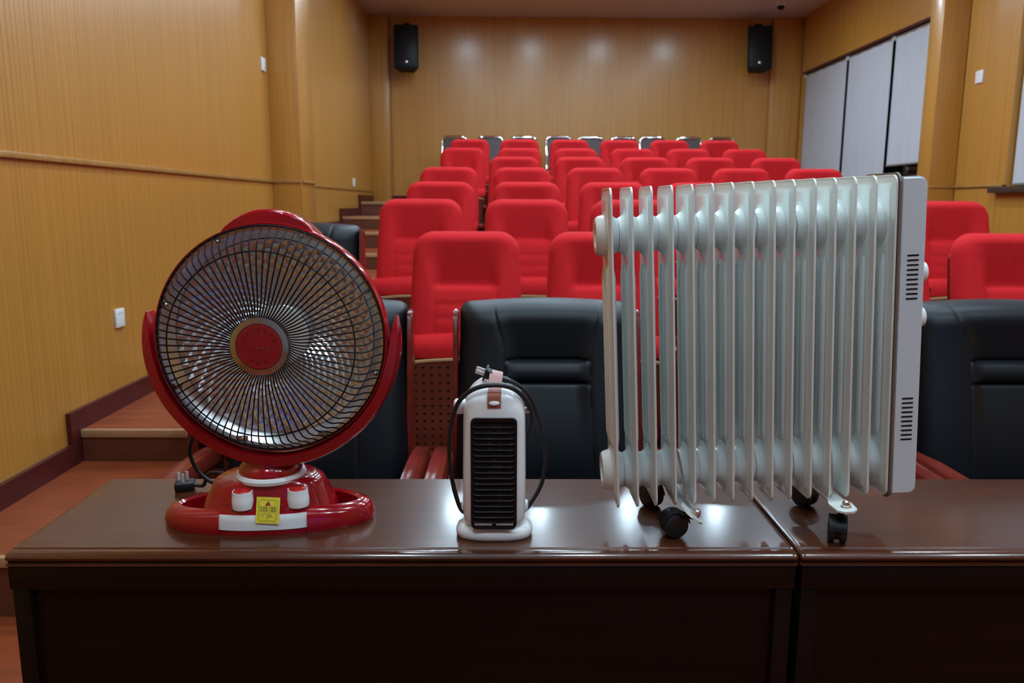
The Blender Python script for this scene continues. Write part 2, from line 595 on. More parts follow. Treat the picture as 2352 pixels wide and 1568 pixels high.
# ceiling downlights
LX = [-0.60, 0.45, 1.56, 2.64]
LY = [9.35, 7.3, 5.3, 3.3, 1.3, -0.8]
dl = None
rows = ['nearest the back wall', 'second row from the back wall', 'middle row', 'above the first red seats', 'above the desk', 'above the photographer']
for j, ly in enumerate(LY):
    for i, lx in enumerate(LX):
        lab = 'round recessed ceiling downlight, %s, %s from the left' % (rows[j], ['first', 'second', 'third', 'fourth'][i])
        if dl is None:
            dl = thing('ceiling_light', lab, 'ceiling light', (0, 0, 0), group='recessed ceiling downlights')
            bm = bmesh.new()
            lathe(bm, [(0.105, 0.0), (0.135, 0.0), (0.132, -0.012), (0.108, -0.012), (0.105, 0.0)], 28, cap0=False, cap1=False)
            finish(bm, 'frame', 'lamp_white', dl)
            bm = bmesh.new()
            lathe(bm, [(0.104, -0.001), (0.104, -0.008)], 28)
            finish(bm, 'diffuser', 'lamp_glow', dl)
            dl.location = (lx, ly, ZCEIL - 0.0005)
        else:
            dup(dl, (lx, ly, ZCEIL - 0.0005), label=lab)

# blue-lit projection screen on the front wall (behind the photographer; mirrored in the chrome hub)
s = thing('projection_screen', 'blue-lit projection screen on the front wall', 'screen', (1.6, YF + 0.03, 2.2))
bm = bmesh.new(); box(bm, 0.3, 2.9, YF + 0.02, YF + 0.03, 1.5, 2.9); finish(bm, 'screen_surface', 'screen_blue', s, world=True)
bm = bmesh.new()
for (x0, x1, z0, z1) in ((0.24, 2.96, 2.9, 2.96), (0.24, 2.96, 1.44, 1.5), (0.24, 0.3, 1.5, 2.9), (2.9, 2.96, 1.5, 2.9)):
    box(bm, x0, x1, YF + 0.001, YF + 0.04, z0, z1)
finish(bm, 'frame', 'dark_plastic', s, world=True)

# ================================================================== DESKS
DT = 0.76
prof = [(1.69, DT), (1.684, DT), (1.342, DT), (1.334, DT), (1.331, DT - 0.0022), (1.327, DT - 0.0005), (1.319, DT - 0.0012), (1.3105, DT - 0.004), (1.306, DT - 0.0085), (1.3065, DT - 0.0125),
        (1.311, DT - 0.0145), (1.3125, DT - 0.018), (1.307, DT - 0.0195), (1.3055, DT - 0.0225), (1.309, DT - 0.025), (1.69, DT - 0.025)]


def desk(x0, x1, label, round_left=False):
    t = thing('desk', label, 'desk', ((x0 + x1) / 2, 1.5, ZF), group='mahogany desks pushed end to end')
    bm = bmesh.new()
    rings = []
    ins = [(0.0, 0.006), (0.002, 0.002), (0.006, 0.0), (0.012, 0.0)]
    seq = [(x0 + a, b) for a, b in ins] + [(x1 - a, b) for a, b in reversed(ins)]
    for xx, sh in seq:
        rings.append([(xx, y + (sh if y < 1.33 else (-sh if y > 1.6 else 0)), z_ - (sh * 0.6 if z_ > DT - 0.004 else 0)) for y, z_ in prof])
    loops(bm, rings)
    finish(bm, 'desktop', 'mahogany', t, world=True, angle=30)
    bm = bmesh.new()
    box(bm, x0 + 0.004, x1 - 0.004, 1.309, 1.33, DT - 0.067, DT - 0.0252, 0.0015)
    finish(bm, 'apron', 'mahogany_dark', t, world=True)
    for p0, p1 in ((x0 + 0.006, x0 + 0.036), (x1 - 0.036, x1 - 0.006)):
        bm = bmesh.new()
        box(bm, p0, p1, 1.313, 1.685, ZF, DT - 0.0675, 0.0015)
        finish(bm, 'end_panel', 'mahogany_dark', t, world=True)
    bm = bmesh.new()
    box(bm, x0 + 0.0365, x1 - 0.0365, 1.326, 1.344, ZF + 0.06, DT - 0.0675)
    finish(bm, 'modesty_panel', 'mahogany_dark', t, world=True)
    bm = bmesh.new()
    box(bm, x0 + 0.0365, x1 - 0.0365, 1.345, 1.66, DT - 0.2, DT - 0.185)
    finish(bm, 'shelf', 'mahogany_dark', t, world=True)
    return t


desk(-0.866, 0.5205, 'dark mahogany desk carrying the dish heater and the small white heater')
desk(0.5235, 1.910, 'dark mahogany desk at the right edge under the radiator end')

# ================================================================== CHAIRS


def cushion(bm, z0, z1, hw, corner, tmax, yb, depth, nx=36, nz=48, back=0.03, top_round=0.05):
    """upholstered back: front surface y = yb(z) - depth(x, z); hw = half width(z)"""
    zs = [z0 + (z1 - z0) * math.sin(PI / 2 * j / nz) ** 1.0 if False else z0 + (z1 - z0) * (1 - (1 - j / nz) ** 1.5) for j in range(nz + 1)]
    us = [math.sin(PI / 2 * (-1 + 2 * i / nx)) for i in range(nx + 1)]
    us = [0.5 * (u + (-1 + 2 * i / nx)) for i, u in enumerate(us)]
    front, rear = [], []
    for z in zs:
        w = hw(z)
        if z > z1 - corner:
            q = (z - (z1 - corner)) / corner
            w = w - corner + corner * math.sqrt(max(0.0, 1 - q * q)) + 0.0
            w = max(w, hw(z) * 0.25)
        tt = 1.0
        if z > z1 - top_round:
            q = (z - (z1 - top_round)) / top_round
            tt = math.sqrt(max(0.0, 1 - q ** 2.6))
        if z < z0 + 0.03:
            q = 1 - (z - z0) / 0.03
            tt *= math.sqrt(max(0.0, 1 - q * q)) * 0.7 + 0.3
        fr, rr = [], []
        for u in us:
            e = math.sqrt(max(0.0, 1 - abs(u) ** 9)) * tt
            x = u * w
            fr.append((x, yb(z) - depth(x, z) * (0.12 + 0.88 * e), z))
            rr.append((x, yb(z) + back * (0.1 + 0.9 * e), z))
        front.append(fr); rear.append(rr)
    rings = [f + list(reversed(r_)) for f, r_ in zip(front, rear)]
    loops(bm, rings)


def sstep(a, b, x):
    t = max(0.0, min(1.0, (x - a) / (b - a)))
    return t * t * (3 - 2 * t)


def groove(x, c, w, d):
    q = abs(x - c) / w
    return -d * (1 - q) ** 1.0 if q < 1 else 0.0


# ---- red seat (origin: floor, under the top of the backrest; faces -Y)
def red_seat_proto():
    t = thing('theatre_seat', 'red seat', 'theatre seat', (0, 0, 0), group='red seats in rows')
    yb = lambda z: -0.055 + 0.11 * sstep(0.45, 1.05, z) - 0.05
    hw = lambda z: 0.219 + 0.012 * sstep(0.98, 0.6, z) - 0.006 * sstep(0.62, 0.42, z)

    def depth(x, z):
        ax = abs(x)
        cw = 0.126
        sp_ = 0.03 * sstep(0.79, 0.98, z)
        side = 1 - sstep(cw - 0.03 - sp_, cw + 0.022 + sp_ * 1.6, ax)      # 1 in the centre panel
        d_side = 0.085 + 0.012 * math.sin(PI * min(1, max(0, (z - 0.45) / 0.55)))
        if z > 0.775:
            d_c = 0.090 - 0.042 * min(1.0, max(0.0, (0.995 - z) / 0.195)) ** 1.5
        else:
            d_c = 0.088 + 0.014 * math.sin(PI * min(1, (0.775 - z) / 0.30))
            for gz in (0.715, 0.660, 0.604):
                d_c += groove(z, gz, 0.010, 0.006)
        lip = sstep(0.790, 0.768, z) if 0.76 < z < 0.80 else None
        if lip is not None:
            d_c = 0.048 + (0.088 - 0.048) * lip
        d = d_side * (1 - side) + d_c * side
        if z < 0.775:
            d += groove(ax, cw, 0.010, 0.006)
        return d

    bm = bmesh.new()
    cushion(bm, 0.40, 1.0, hw, 0.088, 0.1, yb, depth, nx=56, nz=72, back=0.02, top_round=0.045)
    finish(bm, 'backrest', 'red_fabric', t, angle=70)
    # wooden back shell
    bm = bmesh.new()
    prism(bm, rrect(-0.215, 0.215, 0.30, 0.93, 0.05), 'Y', -0.005, 0.012)
    for v in bm.verts:
        v.co.y += yb(v.co.z) + 0.02
    finish(bm, 'back_shell', 'cherry_wood', t)
    # tipped-up seat cushion
    bm = bmesh.new()
    rings = []
    for i in range(17):
        u = -1 + 2 * i / 16
        x = 0.226 * u
        k = 1 - 0.35 * abs(u) ** 6
        sag = -0.012 * (u * u)
        ring = []
        for (yy, zz) in ((-0.155, 0.16), (-0.150, 0.50), (-0.155, 0.575), (-0.175, 0.602), (-0.21, 0.606), (-0.245, 0.594), (-0.262, 0.565), (-0.266, 0.535), (-0.263, 0.52), (-0.235, 0.505), (-0.225, 0.17)):
            ring.append((x, -0.21 + (yy + 0.21) * k, zz + sag * (1 if zz > 0.4 else 0)))
        rings.append(ring)
    loops(bm, rings)
    finish(bm, 'seat_cushion', 'red_fabric', t, angle=50)
    bm = bmesh.new()
    rings = []
    for i in range(13):
        u = -1 + 2 * i / 12
        sag = -0.014 * u * u
        rings.append([(0.216 * u, yy, zz + (sag if zz > 0.4 else 0)) for yy, zz in ((-0.228, 0.15), (-0.238, 0.14), (-0.276, 0.50), (-0.278, 0.515), (-0.262, 0.517))])
    loops(bm, rings)
    sh = finish(bm, 'seat_shell', 'perforated_wood', t, angle=40)
    bm = bmesh.new()
    rings = []
    for i in range(13):
        u = -1 + 2 * i / 12
        sag = -0.014 * u * u
        rings.append([(0.217 * u, yy, zz + sag) for yy, zz in ((-0.262, 0.5175), (-0.280, 0.516), (-0.280, 0.508), (-0.278, 0.507), (-0.278, 0.5155))])
    loops(bm, rings)
    finish(bm, 'shell_edge', 'nosing', sh)
    for sx in (-1, 1):
        bm = bmesh.new()
        box(bm, sx * 0.255 - 0.018, sx * 0.255 + 0.018, -0.40, -0.06, 0.545, 0.575, 0.008)
        finish(bm, 'armrest', 'cherry_wood', t)
        bm = bmesh.new()
        prism(bm, [(-0.36, 0.012), (-0.10, 0.012), (-0.07, 0.545), (-0.37, 0.545)], 'X', sx * 0.256 - 0.016, sx * 0.256 + 0.016)
        finish(bm, 'side_panel', 'dark_plastic', t)
        bm = bmesh.new()
        box(bm, sx * 0.255 - 0.019, sx * 0.255 + 0.019, -0.38, -0.08, 0.0, 0.012, 0.003)
        finish(bm, 'foot', 'dark_plastic', t)
    return t


ORD = ['first', 'second', 'third', 'fourth', 'fifth', 'sixth', 'seventh', 'eighth', 'ninth']
rows_x = [
    (3.335, 0, [-0.1521 + 0.56 * k for k in range(5)]),
    (4.315, 1, [-0.4373 + 0.56 * k for k in range(6)]),
    (5.28, 2, [-0.4084 + 0.56 * k for k in range(6)]),
    (6.24, 3, [-0.4177 + 0.56 * k for k in range(6)]),
    (7.20, 4, [0.094 + 0.578 * k for k in range(5)]),
    (8.17, 5, [-0.405 + 0.563 * k for k in range(6)]),
    (9.15, 6, [-0.3785 + 0.558 * k for k in range(6)]),
]
proto = red_seat_proto()
first = True
for ri, (yy, tier_i, xs) in enumerate(rows_x):
    for ci, xx in enumerate(xs):
        lab = 'red fabric tip-up seat, %s from the left in the %s red row' % (ORD[ci], ORD[ri])
        if first:
            proto.location = (xx, yy, TZ[tier_i]); proto['label'] = lab; first = False
        else:
            dup(proto, (xx, yy, TZ[tier_i]), rot=(0, 0, R(random.uniform(-0.5, 0.5))), label=lab)


# ---- black leather armchair
def black_chair_proto():
    t = thing('leather_armchair', 'black leather armchair', 'armchair', (0, 0, 0), group='black leather armchairs')
    yb = lambda z: -0.08 + 0.13 * sstep(0.40, 1.1, z) - 0.05
    hw = lambda z: 0.256 + 0.010 * sstep(1.0, 0.5, z)
    seam = lambda z: (0.156 - 0.033 * sstep(1.04, 0.87, z) + 0.012 * sstep(0.86, 0.45, z))
    ZR1, ZR0 = 0.868, 0.803

    def depth(x, z):
        ax = abs(x)
        s_ = seam(z)
        c = 1 - sstep(s_ - 0.045, s_ + 0.004, ax)
        d_side = 0.115
        if z > ZR1:
            d_c = 0.117 - 0.033 * min(1.0, max(0.0, (1.03 - z) / 0.162)) ** 1.4
        elif z > ZR0:
            q = (z - ZR0) / (ZR1 - ZR0)
            d_c = 0.088 + 0.022 * math.sqrt(max(0, math.sin(PI * q)))
        else:
            d_c = 0.096 + 0.016 * math.sin(PI * min(1, (ZR0 - z) / 0.38))
        d = d_side * (1 - c) + d_c * c
        d += groove(ax, s_, 0.006, 0.006)
        d += groove(ax, s_ + 0.009, 0.003, 0.002)
        if ax < s_:
            d += groove(z, ZR1, 0.006, 0.006) + groove(z, ZR0, 0.006, 0.006)
        return d

    bm = bmesh.new()
    cushion(bm, 0.40, 1.035, hw, 0.028, 0.1, yb, depth, nx=150, nz=110, back=0.03, top_round=0.07)
    for v in bm.verts:      # slight crown of the top edge
        if v.co.z > 0.9:
            v.co.z -= 0.014 * (v.co.x / 0.26) ** 2 * (v.co.z - 0.9) / 0.13
    finish(bm, 'backrest', 'black_leather', t, angle=75)
    for sx in (-1, 1):
        bm = bmesh.new()
        pr = [(-0.035, 0.10), (0.01, 0.10), (0.035, 0.985), (0.02, 1.005), (-0.012, 1.002), (-0.03, 0.98), (-0.075, 0.66), (-0.105, 0.45)]
        pr = [(y - 0.055, z) for y, z in pr]
        xx = sx * 0.267
        prism(bm, pr, 'X', xx - 0.0075, xx + 0.0075)
        bmesh.ops.bevel(bm, geom=list(bm.edges), offset=0.003, segments=2, affect='EDGES')
        finish(bm, 'side_frame', 'cherry_wood', t)
        bm = bmesh.new()
        xx = sx * 0.3035
        rings = []
        for yy, zz, w, h in ((-0.10, 0.585, 0.022, 0.022), (-0.16, 0.595, 0.027, 0.026), (-0.32, 0.606, 0.029, 0.027), (-0.48, 0.606, 0.030, 0.027), (-0.56, 0.595, 0.029, 0.024), (-0.59, 0.575, 0.024, 0.016)):
            rings.append([(xx + w * a, yy, zz + h * b) for a, b in ((-1, -0.7), (-1, 0.3), (-0.75, 0.75), (-0.35, 0.62), (0.35, 0.62), (0.75, 0.75), (1, 0.3), (1, -0.7))])
        loops(bm, rings)
        finish(bm, 'armrest', 'cherry_wood', t, angle=40)
        bm = bmesh.new()
        prism(bm, [(-0.46, 0.0), (-0.16, 0.0), (-0.18, 0.57), (-0.50, 0.57)], 'X', xx - 0.018, xx + 0.018)
        finish(bm, 'side_panel', 'cherry_wood', t)
    bm = bmesh.new()
    box(bm, -0.262, 0.262, -0.56, -0.13, 0.31, 0.43, 0.035, 4)
    finish(bm, 'seat', 'black_leather', t)
    bm = bmesh.new()
    box(bm, -0.28, 0.28, -0.44, -0.20, 0.12, 0.30, 0.01)
    finish(bm, 'base', 'dark_plastic', t)
    return t


bc = black_chair_proto()
spots = [(-0.540, 2.385, ZF, 'black leather armchair behind the dish heater'),
         (0.128, 2.385, ZF, 'black leather armchair behind the small white heater'),
         (0.797, 2.385, ZF, 'black leather armchair hidden behind the white radiator fins'),
         (1.470, 2.385, ZF, 'black leather armchair at the right edge beside the radiator'),
         (-0.842, 3.33, TZ[0], 'black leather armchair peeking out above the dish heater, one row back')]
for i, (x, y, z, lab) in enumerate(spots):
    if i == 0:
        bc.location = (x, y, z); bc['label'] = lab
    else:
        dup(bc, (x, y, z), label=lab)


# ---- chrome-framed chairs at the back
def chrome_chair_proto():
    t = thing('chrome_chair', 'chrome chair', 'chair', (0, 0, 0), group='chrome chairs along the back wall')
    w, H_ = 0.163, 0.87
    bm = bmesh.new()
    pts = [(-w, -0.02, 0.40)]
    pts += [(-w, 0.02, 0.70)]
    for k in range(7):
        a = R(180 - 90 * k / 6)
        pts.append((-w + 0.06 + 0.06 * math.cos(a), 0.05, H_ - 0.07 + 0.06 * math.sin(a)))
    for k in range(7):
        a = R(90 - 90 * k / 6)
        pts.append((w - 0.06 + 0.06 * math.cos(a), 0.05, H_ - 0.07 + 0.06 * math.sin(a)))
    pts += [(w, 0.02, 0.70), (w, -0.02, 0.40)]
    tube(bm, pts, 0.021, 12)
    finish(bm, 'back_frame', 'chrome', t)
    bm = bmesh.new()
    prism(bm, rrect(-0.146, 0.146, 0.50, 0.838, 0.05), 'Y', -0.012, 0.016)
    for v in bm.verts:
        v.co.y += 0.02 + 0.12 * (v.co.z - 0.6)
    finish(bm, 'back_pad', 'brown_vinyl', t)
    bm = bmesh.new()
    box(bm, -0.165, 0.165, -0.40, 0.0, 0.41, 0.45, 0.015, 3)
    finish(bm, 'seat', 'brown_vinyl', t)
    for sx in (-1, 1):
        for (ya, yb_) in ((-0.02, 0.06), (-0.38, -0.42)):
            bm = bmesh.new()
            tube(bm, [(sx * w, ya, 0.41), (sx * w, yb_, 0.0)], 0.011, 8)
            finish(bm, 'leg', 'chrome', t)
    return t


cc = chrome_chair_proto()
cx = [1043, 1127, 1204, 1283, 1357, 1433, 1497, 1582, 1658]
cy = [311, 312, 315, 316, 313, 316, 317, 318, 318]
for i, (px, py) in enumerate(zip(cx, cy)):
    p = at(px, py, 10.95)
    lab = 'chrome-framed chair along the back wall, %s from the left' % ORD[i]
    loc = (p.x, 10.90 + random.uniform(-0.04, 0.04), TZ[-1])
    rz = R(random.uniform(-3, 3))
    if i == 0:
        cc.location = loc; cc.rotation_euler = (0, 0, rz); cc['label'] = lab
    else:
        dup(cc, loc, (0, 0, rz), lab)

# ================================================================== SPEAKERS AND SOCKETS


def speaker(cx_, zc, label, rz):
    t = thing('wall_speaker', label, 'speaker', (cx_, 11.27, zc), (R(-6), 0, rz), 'wall speakers')
    bm = bmesh.new()
    prism(bm, [(-0.165, -0.13), (0.165, -0.13), (0.10, 0.10), (-0.10, 0.10)], 'Z', -0.285, 0.285)
    bmesh.ops.bevel(bm, geom=list(bm.edges), offset=0.01, segments=2, affect='EDGES')
    finish(bm, 'cabinet', 'speaker_black', t)
    bm = bmesh.new()
    box(bm, -0.145, 0.145, -0.142, -0.131, -0.265, 0.265, 0.005)
    g = finish(bm, 'grille', 'dark_plastic', t)
    bm = bmesh.new()
    lathe(bm, [(0.022, 0.0), (0.022, 0.004), (0.012, 0.008)], 20, axis_m((0.0, -0.142, -0.20), (0, -1, 0)))
    finish(bm, 'badge', 'steel', g)
    bm = bmesh.new()
    box(bm, -0.05, 0.05, -0.02, 0.02, 0.285, 0.345, 0.008)
    box(bm, -0.03, 0.03, -0.02, 0.28, 0.30, 0.33, 0.005)
    finish(bm, 'bracket', 'speaker_black', t)
    bm = bmesh.new()
    tube(bm, [(-0.08, 0.02, 0.29), (-0.10, 0.12, 0.35), (-0.09, 0.2, 0.44)], 0.004, 6, smooth=4)
    finish(bm, 'cable', 'black_rubber', t)
    return t


speaker(-1.31, 3.415, 'black loudspeaker hanging at the upper left of the back wall', R(4))
speaker(3.44, 3.435, 'black loudspeaker hanging at the upper right of the back wall', R(-4))


def socket(name, x, y, z, w, h, label, cat, face, holes=True):
    """face: +1 plate on the left wall looking +X, -1 on the right wall looking -X"""
    t = thing(name, label, cat, (x, y, z))
    bm = bmesh.new()
    d = 0.012 * face
    x0, x1 = sorted((x, x + d))
    box(bm, x0, x1, y - w / 2, y + w / 2, z - h / 2, z + h / 2, 0.003)
    finish(bm, 'faceplate', 'white_plastic', t, world=True)
    if holes:
        bm = bmesh.new()
        for dy in (-0.012, 0.012):
            xs = sorted((x + d * 0.9, x + d * 1.03))
            box(bm, xs[0], xs[1], y + dy - 0.002, y + dy + 0.002, z + h * 0.18, z + h * 0.30)
        finish(bm, 'socket_hole', 'dark_plastic', t, world=True)
    else:
        bm = bmesh.new()
        xs = sorted((x + d * 0.9, x + d * 1.25))
        box(bm, xs[0], xs[1], y - w * 0.28, y + w * 0.28, z - h * 0.36, z + h * 0.36, 0.001)
        finish(bm, 'rocker', 'white_plastic', t, world=True)
    return t


socket('wall_socket', XL + 0.0005, 3.815, 0.815, 0.085, 0.088, 'white double socket low on the left wall', 'socket', 1)
socket('wall_switch', XL + 0.0005, 6.40, 2.41, 0.10, 0.10, 'white switch plate high on the left wall', 'switch', 1, False)
socket('wall_socket', XL + 0.0005, 10.05, 1.62, 0.10, 0.10, 'small white socket at the far end of the left wall', 'socket', 1)
socket('wall_socket', XR - 0.0005, 7.10, 2.46, 0.105, 0.105, 'white socket between the pilaster and the right blind', 'socket', -1)
t = thing('dome_sensor', 'small dark dome fitted to the ceiling near the right speaker', 'sensor', (3.55, 10.75, ZCEIL))
bm = bmesh.new(); lathe(bm, [(0.06, 0), (0.062, -0.015), (0.05, -0.02)], 20, axis_m((3.55, 10.75, ZCEIL - 0.0005), (0, 0, 1))); finish(bm, 'base', 'white_plastic', t, world=True)
bm = bmesh.new(); lathe(bm, [(0.048, -0.02), (0.042, -0.045), (0.025, -0.062), (0.005, -0.068)], 20, axis_m((3.55, 10.75, ZCEIL - 0.0005), (0, 0, 1))); finish(bm, 'dome', 'dark_plastic', t, world=True)

# ================================================================== DISH HEATER (red, on the desk)
FB = Vector((-0.447, 1.468, DT))
fan = thing('dish_heater', 'red dish-shaped fan heater with wire cage on the left of the desk', 'heater', FB)
FR = R(4.5)
cF, sF = math.cos(FR), math.sin(FR)


def fb(x, y, z):
    """base-local (rotated a little) to world"""
    return Vector((FB.x + x * cF - y * sF, FB.y + x * sF + y * cF, DT + z))


LEV = [(0.0, 0.128, 0.082), (0.012, 0.128, 0.082), (0.030, 0.126, 0.0805), (0.040, 0.122, 0.076), (0.055, 0.115, 0.068), (0.070, 0.108, 0.062), (0.084, 0.100, 0.059), (0.092, 0.084, 0.055)]


def lev(z):
    for (z0, a0, b0), (z1, a1, b1) in zip(LEV[:-1], LEV[1:]):
        if z <= z1:
            t_ = (z - z0) / (z1 - z0)
            return a0 + (a1 - a0) * t_, b0 + (b1 - b0) * t_
    return LEV[-1][1:]


def body_pt(x, z, off=0.0):
    a, b = lev(z)
    y = -b * (max(0.0, 1 - abs(x / a) ** 2.6)) ** (1 / 2.6)
    return fb(x, y - off, z)


bm = bmesh.new()
rings = []
for z, a, b in LEV:
    rings.append([fb(x, y, z) for x, y in superell(0, 0, a, b, 56, 2.6)])
loops(bm, rings)
fbase = finish(bm, 'base', 'red_gloss', fan, world=True, angle=40)


def base_loop(sx):
    bm = bmesh.new()
    rings = []
    A, B = 0.196, 0.084
    n = 26
    for k in range(n + 1):
        ph = R(-66 + 132 * k / n)
        c, s_ = math.cos(ph), math.sin(ph)
        ox, oy = sx * A * c, B * s_
        nx_, ny_ = sx * c / A, s_ / B
        l = math.hypot(nx_, ny_); nx_, ny_ = nx_ / l, ny_ / l
        w = 0.017 + 0.013 * c
        e = abs(ph) / R(66)
        top = 0.036 + 0.006 * e ** 2
        sec = [(0.0, 0.0), (0.002, 0.012), (-0.003, top - 0.010), (-0.010, top - 0.002), (-w + 0.006, top + 0.002), (-w, top - 0.002), (-w - 0.001, 0.0)]
        rings.append([fb(ox + nx_ * d, oy + ny_ * d, h) for d, h in sec])
    loops(bm, rings)
    finish(bm, 'carry_loop', 'red_gloss', fan, world=True, angle=40)


base_loop(-1)
base_loop(1)
# white band on the front
bm = bmesh.new()
ring_f, ring_b = [], []
n = 30
outer, inner = [], []
zl = [0.010, 0.018, 0.026, 0.031, 0.034, 0.037]
g = []
for j, z in enumerate(zl):
    hwid = 0.091 if z < 0.03 else 0.091 - (z - 0.03) * 0.5
    g.append([body_pt(0.006 - hwid + 2 * hwid * i / n, z, 0.0022) for i in range(n + 1)])
gb = [[body_pt(0.006 - 0.089 + 0.178 * i / n, z, -0.002) for i in range(n + 1)] for z in zl]
for j in range(len(zl) - 1):
    pass
loops(bm, [list(row) + list(reversed(rb)) for row, rb in zip(g, gb)])
finish(bm, 'front_band', 'white_gloss', fan, world=True, angle=50)
# swivel ring, neck
nc = fb(-0.004 + 0.008, -0.004, 0.0)
bm = bmesh.new()
lathe(bm, [(0.058, 0.086), (0.064, 0.088), (0.0655, 0.094), (0.063, 0.099), (0.056, 0.100), (0.056, 0.086)], 40, Matrix.Translation((nc.x, nc.y, DT)))
finish(bm, 'swivel_ring', 'white_gloss', fan, world=True)
bm = bmesh.new()
lathe(bm, [(0.056, 0.092), (0.059, 0.100), (0.058, 0.108), (0.053, 0.115), (0.049, 0.120), (0.050, 0.132)], 40, Matrix.Translation((nc.x, nc.y, DT)))
finish(bm, 'neck', 'red_gloss', fan, world=True, angle=60)


# knobs
def slope_frame(x, z):
    p = body_pt(x, z)
    q = body_pt(x, z + 0.004)
    u = (body_pt(x + 0.004, z) - body_pt(x - 0.004, z)).normalized()
    v = (q - p).normalized()
    nrm = u.cross(v).normalized()
    return p, u, v, nrm


for kx in (-0.037, 0.062):
    p, u, v, nrm = slope_frame(kx, 0.058)
    nrm = Vector((0.0, -0.06, 1.0)).normalized()
    Mk = axis_m(p - nrm * 0.010 + Vector((0, 0.004, 0)), nrm)
    bm = bmesh.new()
    nn = 36
    rings = []
    for r_, h in ((0.0200, 0.0), (0.0200, 0.016), (0.0194, 0.0172), (0.0186, 0.0300), (0.0180, 0.0320), (0.0168, 0.0320), (0.0168, 0.0310)):
        rings.append([Mk @ Vector(((r_ - (0.0007 if (i % 6 == 0 and h > 0.019) else 0)) * math.cos(2 * PI * i / nn), (r_ - (0.0007 if (i % 6 == 0 and h > 0.019) else 0)) * math.sin(2 * PI * i / nn), h)) for i in range(nn)])
    loops(bm, rings)
    kn = finish(bm, 'knob', 'white_gloss', fan, world=True, angle=30)
    bm = bmesh.new()
    lathe(bm, [(0.0166, 0.0305), (0.0150, 0.0328), (0.008, 0.0340), (0.001, 0.0343)], 28, Mk)
    finish(bm, 'knob_cap', 'red_cap', kn, world=True, angle=60)
    # printed position marks round the knob
    for ang in (200, 235, 270, 305, 340):
        a = R(ang)
        mx, mz = kx + 0.029 * math.cos(a), 0.058 + 0.022 * math.sin(a) * 0.75
        if mz < 0.0445:
            mz = 0.0445
        pp, uu, vv_, nn_ = slope_frame(mx, mz)
        bm = bmesh.new()
        for dx in (-0.0022, 0.0012):
            c = pp + nn_ * 0.0004 + uu * dx
            loops(bm, [[c - uu * 0.0014 - vv_ * 0.0018, c + uu * 0.0014 - vv_ * 0.0018, c + uu * 0.0014 + vv_ * 0.0018, c - uu * 0.0014 + vv_ * 0.0018],
                       [c - uu * 0.0014 - vv_ * 0.0018 + nn_ * 0.0003, c + uu * 0.0014 - vv_ * 0.0018 + nn_ * 0.0003, c + uu * 0.0014 + vv_ * 0.0018 + nn_ * 0.0003, c - uu * 0.0014 + vv_ * 0.0018 + nn_ * 0.0003]])
        finish(bm, 'dial_mark', 'hub_print', fan, world=True)

# warning sticker: flat plate resting on the slope over the band
s0 = body_pt(0.009, 0.0255, 0.0040)
s1 = body_pt(0.012, 0.065, 0.0030)
sv = (s1 - s0).normalized()
su = Vector((cF, sF, 0)); su = (su - sv * su.dot(sv)).normalized()
sn = su.cross(sv).normalized()
if sn.y > 0:
    sn = -sn
SW, SH = 0.0425, 0.0475
sc_ = (s0 + s1) / 2 + Vector((0.004, 0, 0)) * 0 + sn * 0.0016


def sp(u, v, h=0.0):
    uu = u - 0.06 * v
    return sc_ + su * uu + sv * v + sn * h


def plate(bm, poly, h0, h1):
    loops(bm, [[sp(u, v, h0) for u, v in poly], [sp(u, v, h1) for u, v in poly]])


bm = bmesh.new()
plate(bm, [(-SW / 2, -SH / 2), (SW / 2, -SH / 2), (SW / 2, SH / 2), (-SW / 2, SH / 2)], -0.0004, 0.0)
stk = finish(bm, 'warning_sticker', 'sticker_yellow', fan, world=True, flat=True, label='yellow warning sticker')


def outline(bm, poly, w, h):
    tube(bm, [sp(u, v, h) for u, v in poly], w, 4, closed=True)


bm = bmesh.new()
outline(bm, rrect(-0.0165, 0.0165, -0.0205, 0.0185, 0.004), 0.0003, 0.0001)
outline(bm, rrect(-0.0140, 0.0140, -0.0185, -0.0045, 0.003), 0.00022, 0.0001)
for path in ([(-0.012, -0.011), (-0.008, -0.012), (-0.006, -0.008), (-0.011, -0.008), (-0.012, -0.011)], [(-0.008, -0.008), (-0.004, -0.0055)], [(-0.003, -0.006), (-0.001, -0.010), (-0.003, -0.016)],
             [(0.000, -0.006), (0.0012, -0.011), (-0.001, -0.017)], [(0.007, -0.0125), (0.010, -0.0115)], [(-0.007, -0.013), (-0.009, -0.0155)], [(0.001, -0.0135), (0.005, -0.013)]):
    tube(bm, [sp(u, v, 0.0001) for u, v in path], 0.0003, 4)
finish(bm, 'pictogram', 'print_black', stk, world=True)
bm = bmesh.new()
plate(bm, [(-0.0058, 0.0080), (0.0058, 0.0080), (0.0, 0.0165)], 0.0, 0.0002)
finish(bm, 'warning_triangle', 'print_red', stk, world=True, flat=True)
bm = bmesh.new()
plate(bm, [(-0.0006, 0.0105), (0.0006, 0.0105), (0.0008, 0.0142), (-0.0008, 0.0142)], 0.0002, 0.0003)
plate(bm, [(-0.0005, 0.0090), (0.0005, 0.0090), (0.0005, 0.0098), (-0.0005, 0.0098)], 0.0002, 0.0003)
finish(bm, 'exclamation_mark', 'print_black', stk, world=True, flat=True)
bm = bmesh.new()
tube(bm, [sp(0.001, -0.006, 0.0002), sp(0.0085, -0.0125, 0.0002)], 0.0004, 4)
tube(bm, [sp(0.0085, -0.006, 0.0002), sp(0.001, -0.0125, 0.0002)], 0.0004, 4)
finish(bm, 'cross_mark', 'print_red', stk, world=True)


